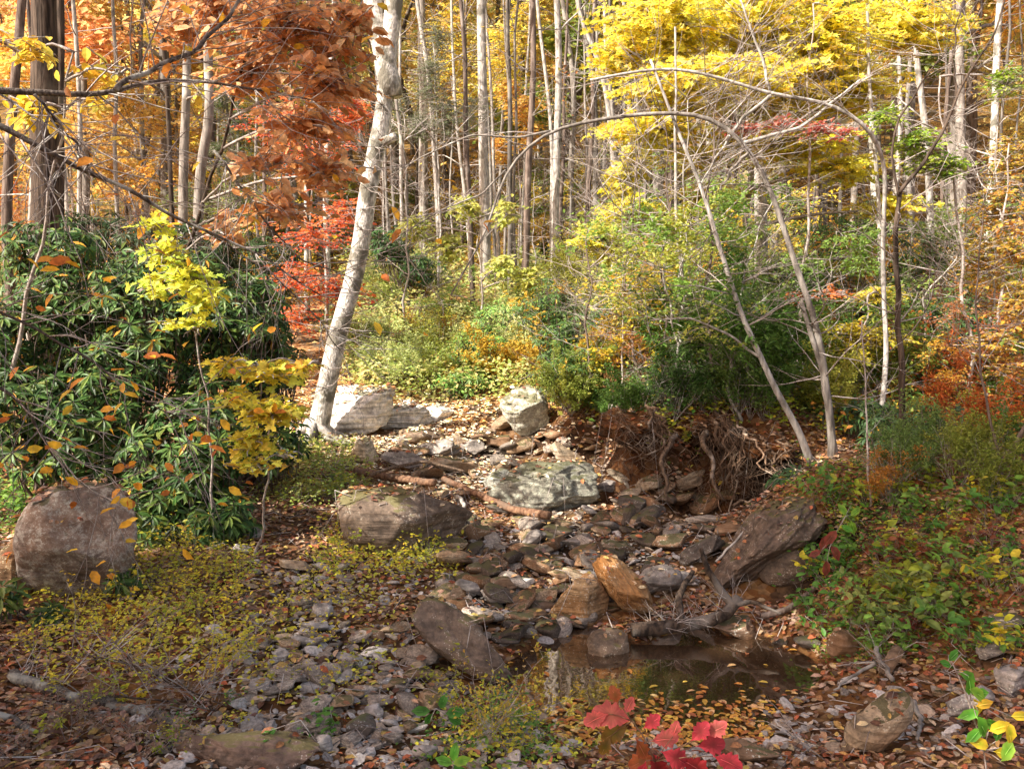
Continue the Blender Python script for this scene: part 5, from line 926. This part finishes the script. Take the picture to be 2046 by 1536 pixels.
# airy yellow weed before the pool
t = thing('tall_weed', 'airy tall weed with tiny yellow leaves standing before the left end of the pool', 'weed', G(960, 1480)); mt_, ml = MB(), MB(); tips = []
for e in [(945, 1330), (985, 1340), (1080, 1310), (1030, 1370), (900, 1360), (1090, 1380), (1130, 1400)]:
    w_ = wiggle([G(960+R.uniform(-40, 60), 1490), P(960+(e[0]-960)*.4, 1430, 4.6), P(*e, 4.7)], 10, .04); mt_.tube(w_, np.linspace(.003, .0015, 10), 3)
    for j in range(2, 10):
        for _ in range(2): a = R.uniform(0, 6.28); grow(mt_, w_[j], (math.cos(a), math.sin(a)*.5, .5), R.uniform(.06, .16), .001, 1, 2, .6, .15, .6, .02, tips, 3)
pos = np.array([q[:] for tp in tips for q in tp[1:]]); n = 620; pos = pos[NR.integers(0, len(pos), n)]; leaves(ml, L_DIA, pos, NR.normal(0, 1, (n, 3)), NR.normal(0, 1, (n, 3)), .022*NR.uniform(.6, 1.3, n), pal([(.7, .58, .08), (.55, .52, .08), (.6, .4, .08)], n)); mt_.part('stems', BARKS['twig'], t); ml.part('leaves', LEAF, t)

# ------------------------------------------------------------------ logs, stumps, roots
def log(name, label, pts, w0, w1, bark, cat='log', lift=.02, twigs=0, n=24, extra=(), d=None, amp=.03, lv=1, twl=(.2, .5)):
    path = []
    for (a, b, *q) in pts:
        if q: path.append(P(a, b, q[0]))
        else:
            g = G(a, b); loc, nn, _, _ = bv.ray_cast(Vector((g[0], g[1], 4)), Vector((0, 0, -1))); z = g[2] if loc is None else max(g[2], min(loc.z, g[2]+.2)); path.append(np.array([g[0], g[1], z+lift]))
    dd = path[0][1]; t = thing(name, label, cat, path[0]); mb = MB(); o, r = trunk_mesh(mb, path, w0*dd/F/2, w1*dd/F/2, 12, 0, .14, n, amp); mb.part('log' if cat == 'log' else 'stem', BARKS[bark], t)
    for (pp_, a0, a1) in extra:
        mb = MB(); trunk_mesh(mb, [P(x, y, z) for x, y, z in pp_], a0*dd/F/2, a1*dd/F/2, 9, 0, .15, 14, .02); mb.part('branch', BARKS[bark], t)
    if twigs:
        mt_ = MB()
        for k in range(twigs): j = R.randrange(1, n-1); a = R.uniform(0, 6.28); grow(mt_, o[j], (math.cos(a), math.sin(a), R.uniform(.1, 1)), R.uniform(*twl), .004, lv, 3, .6, .15, .6, 0, None, 3)
        mt_.part('twigs', BARKS['twig'], t)
    return t
log('fallen_log', 'reddish stripped log lying left across the upper creek bed', [(712, 962), (780, 975), (868, 998)], 17, 14, 'red', lift=.12)
log('fallen_log', 'long reddish log pointing down to the pool beside the mossy boulder', [(885, 972), (955, 1006), (1025, 1036), (1095, 1066)], 11, 16, 'red', lift=.09)
log('crooked_branch', 'crooked brown branch lying over the two reddish logs', [(740, 995), (780, 978), (850, 975), (930, 985)], 8, 6, 'root', 'branch', lift=.24)
log('short_branch', 'short grey broken branch in the bed below the logs', [(915, 1003), (928, 1020), (922, 1045)], 8, 8, 'grey', 'branch', lift=.06)
log('wet_log', 'dark wet log lying at the far shore of the pool', [(1262, 1258, 6.55), (1330, 1252, 6.58), (1400, 1245, 6.6), (1455, 1225, 6.65), (1475, 1195, 6.7)], 30, 24, 'wet', extra=[([(1360, 1240, 6.6), (1355, 1190, 6.75), (1385, 1140, 6.95)], 18, 10), ([(1470, 1215, 6.65), (1440, 1180, 6.75), (1410, 1130, 6.8), (1400, 1095, 6.85)], 20, 9), ([(1465, 1210, 6.65), (1500, 1200, 6.65), (1560, 1225, 6.5)], 12, 5)], twigs=34, twl=(.15, .4))
log('pale_pole', 'thin pale stick leaning on the dark layered rock', [(1430, 1122, 7.5), (1470, 1080, 7.55), (1510, 1035, 7.7)], 5, 4, 'pale', 'stick')
log('rotten_log', 'lichen covered rotten log at the lower left', [(22, 1362), (90, 1385), (160, 1408), (235, 1415)], 26, 20, 'lichen', lift=.03, twigs=16)
log('rotten_log', 'short lichened log piece right of the long rotten log', [(215, 1420), (290, 1432), (345, 1450)], 20, 26, 'lichen', lift=.02)
log('rotten_log', 'lichened log end running out of the lower left corner', [(-60, 1420), (20, 1445), (75, 1475)], 22, 14, 'lichen', lift=.02)
log('dead_twigs', 'tangle of dark dead twigs over the lichened log', [(170, 1340), (260, 1360), (340, 1395), (440, 1440)], 5, 3, 'wet', 'twigs', lift=.1, twigs=26, twl=(.3, .7))
log('dead_twigs', 'dark forked twig lying on the gravel edge at the lower left', [(230, 1420), (320, 1425), (430, 1450)], 5, 3, 'wet', 'twigs', lift=.08, twigs=10, twl=(.3, .6))
log('grey_forked_branch', 'grey forked dead branch on the near right shore', [(1752, 1312), (1748, 1335), (1765, 1362), (1782, 1390)], 10, 9, 'grey', 'branch', lift=.1, extra=[([(1750, 1325, 5.6), (1710, 1345, 5.5), (1665, 1378, 5.35)], 8, 4), ([(1748, 1322, 5.6), (1700, 1325, 5.65), (1670, 1330, 5.65)], 4, 2)], twigs=12, twl=(.1, .3))
log('curved_branch', 'curved brown branch on the shore below the dark layered rock', [(1520, 1250), (1570, 1235), (1610, 1205), (1640, 1170)], 14, 9, 'brown', 'branch', lift=.06)
log('twig', 'thin pale twig across the stones right of the red leaves', [(1545, 1460), (1580, 1485), (1625, 1515)], 3, 2, 'twig', 'twig', lift=.06, twigs=3)
log('driftwood', 'small bleached driftwood piece right of the long smooth tan rock', [(1825, 1430), (1840, 1460), (1832, 1490)], 10, 6, 'grey', 'branch', lift=.04)

def stump(name, label, px, row_base, row_top, w, d, bark):
    f = P(px, row_base, d); f[2] = min(f[2], h(f[0], f[1])); hh = (row_base-row_top)*d/F+.1; r0 = w*d/F/2; t = thing(name, label, 'stump', f); n, k = 14, 40; a = np.arange(k)*2*PI/k; mb = MB(); V = []
    top = hh*(.7+.3*noise(np.stack([np.cos(a)*2.2, np.sin(a)*2.2, 0*a+px], 1))*2)
    for i in range(n):
        q = i/(n-1); rr = r0*(1+.5*math.exp(-q*6))*(1-.18*q)*(1+.16*noise(np.stack([np.cos(a)*2.5+px, np.sin(a)*2.5, 0*a+q*1.2], 1))+.06*np.sin(a*9)); V.append(np.stack([np.cos(a)*rr, np.sin(a)*rr, top*q], 1))
    for q in (.75, .5): V.append(np.stack([np.cos(a)*r0*.7, np.sin(a)*r0*.7, top*q], 1)*[1, 1, 1])
    V.append(np.stack([0*a, 0*a, 0*a+hh*.4], 1)); V = np.concatenate(V)+f; nn = n+3; i = np.arange(nn-1)[:, None]*k; j = np.arange(k)[None]; mb.add(V, np.stack([i+j, i+(j+1) % k, i+k+(j+1) % k, i+k+j], 2).reshape(-1, 4)); mb.part('trunk', BARKS[bark], t)
    mr = MB()
    for q in range(6): b = q*1.05+.3; trunk_mesh(mr, [f+[math.cos(b)*r0*.6, math.sin(b)*r0*.6, .12], f+[math.cos(b)*r0*1.8, math.sin(b)*r0*1.8, .03], f+[math.cos(b)*r0*2.8, math.sin(b)*r0*2.8, -.08]], r0*.3, r0*.1, 6, 0, .2, 8)
    mr.part('roots', BARKS[bark], t); return t
stump('stump', 'dark reddish broken stump on top of the root bank', 1455, 835, 752, 44, 10.9, 'red')
stump('stump', 'small pale broken stump on the sunny slope', 838, 632, 588, 26, 19, 'pale')
stump('stump', 'dark hollow stump beside the pale boulder on the right slope', 1608, 770, 738, 24, 13, 'wet')

# overhanging soil ledge with hanging roots
def root_bank(label, px0, px1, d, row, nroot, seed):
    v, f = SOIL[seed]; c = v.mean(0); zt = v[:, 2].max(); t = thing('root_bank', label, 'root bank', [c[0], c[1], h(c[0], c[1]-.3)]); m = MB()
    q = np.clip((v[:, 2]-(zt-.42))/.3, .12, 1)[:, None]; m.add(v, f, np.array([.5, .4, .33])*q); m.part('soil', ground.data.materials[0], t)  # soil darkens downwards: shade under the overhang put into the vertex colour
    mr = MB(); mf = MB()
    for k in range(nroot):
        x = R.uniform(px0, px1); p = P(x, row-R.uniform(0, 26)+14*math.sin(x*.09), d-.12+.1*math.sin(x*.05)); q = h(p[0], p[1]-.3); L = (p[2]-q)*R.uniform(.25, 1.05); big = R.random() < .12; s = R.uniform(-.4, .4)
        pts = [p+[0, .35, .04], p+[0, .02, 0], p+[s*.3, -.1+R.gauss(0, .06), -L*.3], p+[s*.6+R.gauss(0, .09), -.1+R.gauss(0, .12), -L*.65], p+[s+R.gauss(0, .12), -.12+R.gauss(0, .15), -L]]
        o = wiggle(pts, 18, .22); r0 = R.uniform(.012, .026) if big else R.uniform(.002, .007); mr.tube(o, np.linspace(r0, r0*.35, 18), 6 if big else 4, (.9, .85, .8) if R.random() < .8 else (1.5, 1.4, 1.3))
        for _ in range(4 if not big else 9): j = R.randrange(2, 17); a = R.uniform(0, 6.28); grow(mf, o[j], (math.cos(a), math.sin(a)*.4-.2, -.5), R.uniform(.08, .35), .002, 1, 3, .6, .25, .6, -.06, None, 3)
    mr.part('roots', BARKS['root'], t); mf.part('rootlets', BARKS['root'], t)
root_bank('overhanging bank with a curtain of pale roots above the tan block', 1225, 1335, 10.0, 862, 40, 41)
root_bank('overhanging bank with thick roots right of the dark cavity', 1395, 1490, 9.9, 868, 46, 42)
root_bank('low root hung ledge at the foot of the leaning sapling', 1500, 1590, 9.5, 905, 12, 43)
log('thick_root', 'thick pale root snaking down from the bank to the creek bed', [(1350, 868, 10.0), (1338, 888, 9.8), (1318, 920, 9.65), (1335, 960, 9.6), (1325, 985, 9.6), (1345, 1005, 9.6)], 12, 6, 'root', 'root')
log('thick_root', 'knobbly root column between the two dark cavities', [(1408, 862, 10.0), (1402, 885, 9.7), (1428, 920, 9.65), (1420, 955, 9.55), (1445, 1000, 9.5)], 13, 6, 'root', 'root')
log('thick_root', 'curled pale root lying at the mouth of the lower cavity', [(1465, 1010, 9.3), (1480, 1000, 9.3), (1495, 1004, 9.3), (1510, 995, 9.4)], 6, 5, 'root', 'root')

# trees behind the photographer whose crowns shade the near bank
def shade_tree(x, y, hgt, rad, label, n=5000):
    z = h(x, y); t = thing('shade_oak', label, 'tree', (x, y, z), 'oaks on the near bank'); mb = MB(); o, r = trunk_mesh(mb, [(x, y, z-.2), (x+.2, y, z+hgt*.5), (x, y, z+hgt)], .28, .1, 12, n=20); mb.part('trunk', BARKS['brown'], t)
    ml, mt_ = MB(), MB(); E = [(np.array([x+R.uniform(-1, 1)*rad*.7, y+R.uniform(-1, 1)*rad*.7, z+hgt+R.uniform(-1.6, 1.6)]), np.array([rad*.5, rad*.5, 1.1])) for _ in range(9)]
    for c, q in E: mt_.tube(wiggle([o[12], (o[12]+c)/2, c], 8, .1), np.linspace(.09, .03, 8), 5)
    sprays(ml, mt_, E, n//10, 10, .17, OR_BR, L_DIA, .8, -.1, .4, .006); mt_.part('limbs', BARKS['brown'], t); ml.part('crown', LEAF, t, smooth=False)
SUN_AZ = np.array([-.85, -.53]); SUN_AZ /= np.linalg.norm(SUN_AZ); SUN_EL = math.radians(42)
for (x, y, rad) in [(-1.3, 5.6, 2.5), (2.4, 6.0, 2.6), (4.8, 8.8, 1.8), (-3.4, 5.0, 1.8), (4.3, 7.3, 2.6), (-2.6, 4, 2.6), (2.2, 3.8, 2.8), (5.5, 9.8, 1.4), (2.9, 9.7, 1.5)]:
    k = 9.5/math.tan(SUN_EL); shade_tree(x+SUN_AZ[0]*k, y+SUN_AZ[1]*k, 9.2, rad, 'tall oak on the near bank outside the picture', int(1500*rad))

# ------------------------------------------------------------------ light
w = bpy.data.worlds.new('World'); sc.world = w; w.use_nodes = True; nt = w.node_tree; nt.nodes.clear()
sky = nt.nodes.new('ShaderNodeTexSky'); sky.sky_type = 'NISHITA'; sky.sun_disc = False; sky.sun_elevation = SUN_EL; sky.sun_rotation = math.atan2(SUN_AZ[0], SUN_AZ[1]); sky.dust_density = 3; sky.air_density = 1
bg = nt.nodes.new('ShaderNodeBackground'); bg.inputs[1].default_value = .33; ow = nt.nodes.new('ShaderNodeOutputWorld'); wb = nt.nodes.new('ShaderNodeMix'); wb.data_type = 'RGBA'; wb.blend_type = 'MULTIPLY'; wb.inputs[0].default_value = 1; wb.inputs[7].default_value = (1.25, 1.0, .82, 1)
nt.links.new(sky.outputs[0], wb.inputs[6]); nt.links.new(wb.outputs[2], bg.inputs[0]); nt.links.new(bg.outputs[0], ow.inputs[0])
sd = bpy.data.lights.new('sun', 'SUN'); sd.energy = 12; sd.angle = math.radians(.5); sd.color = (1, .93, .82); so = bpy.data.objects.new('sun', sd); COL.objects.link(so)
tosun = Vector((SUN_AZ[0]*math.cos(SUN_EL), SUN_AZ[1]*math.cos(SUN_EL), math.sin(SUN_EL))); so.rotation_euler = tosun.to_track_quat('Z', 'Y').to_euler(); so.location = (0, 0, 30)
sc.view_settings.view_transform = 'Standard'; sc.view_settings.look = 'None'; sc.view_settings.exposure = 0; sc.view_settings.gamma = 1
sc.render.engine = 'CYCLES'; cy = sc.cycles; cy.max_bounces = 6; cy.diffuse_bounces = 3; cy.transparent_max_bounces = 8; cy.use_denoising = True; cy.sample_clamp_indirect = 6
print('tris', sum(len(o.data.polygons) for o in sc.objects if o.type == 'MESH'), 'objects', len(sc.objects))
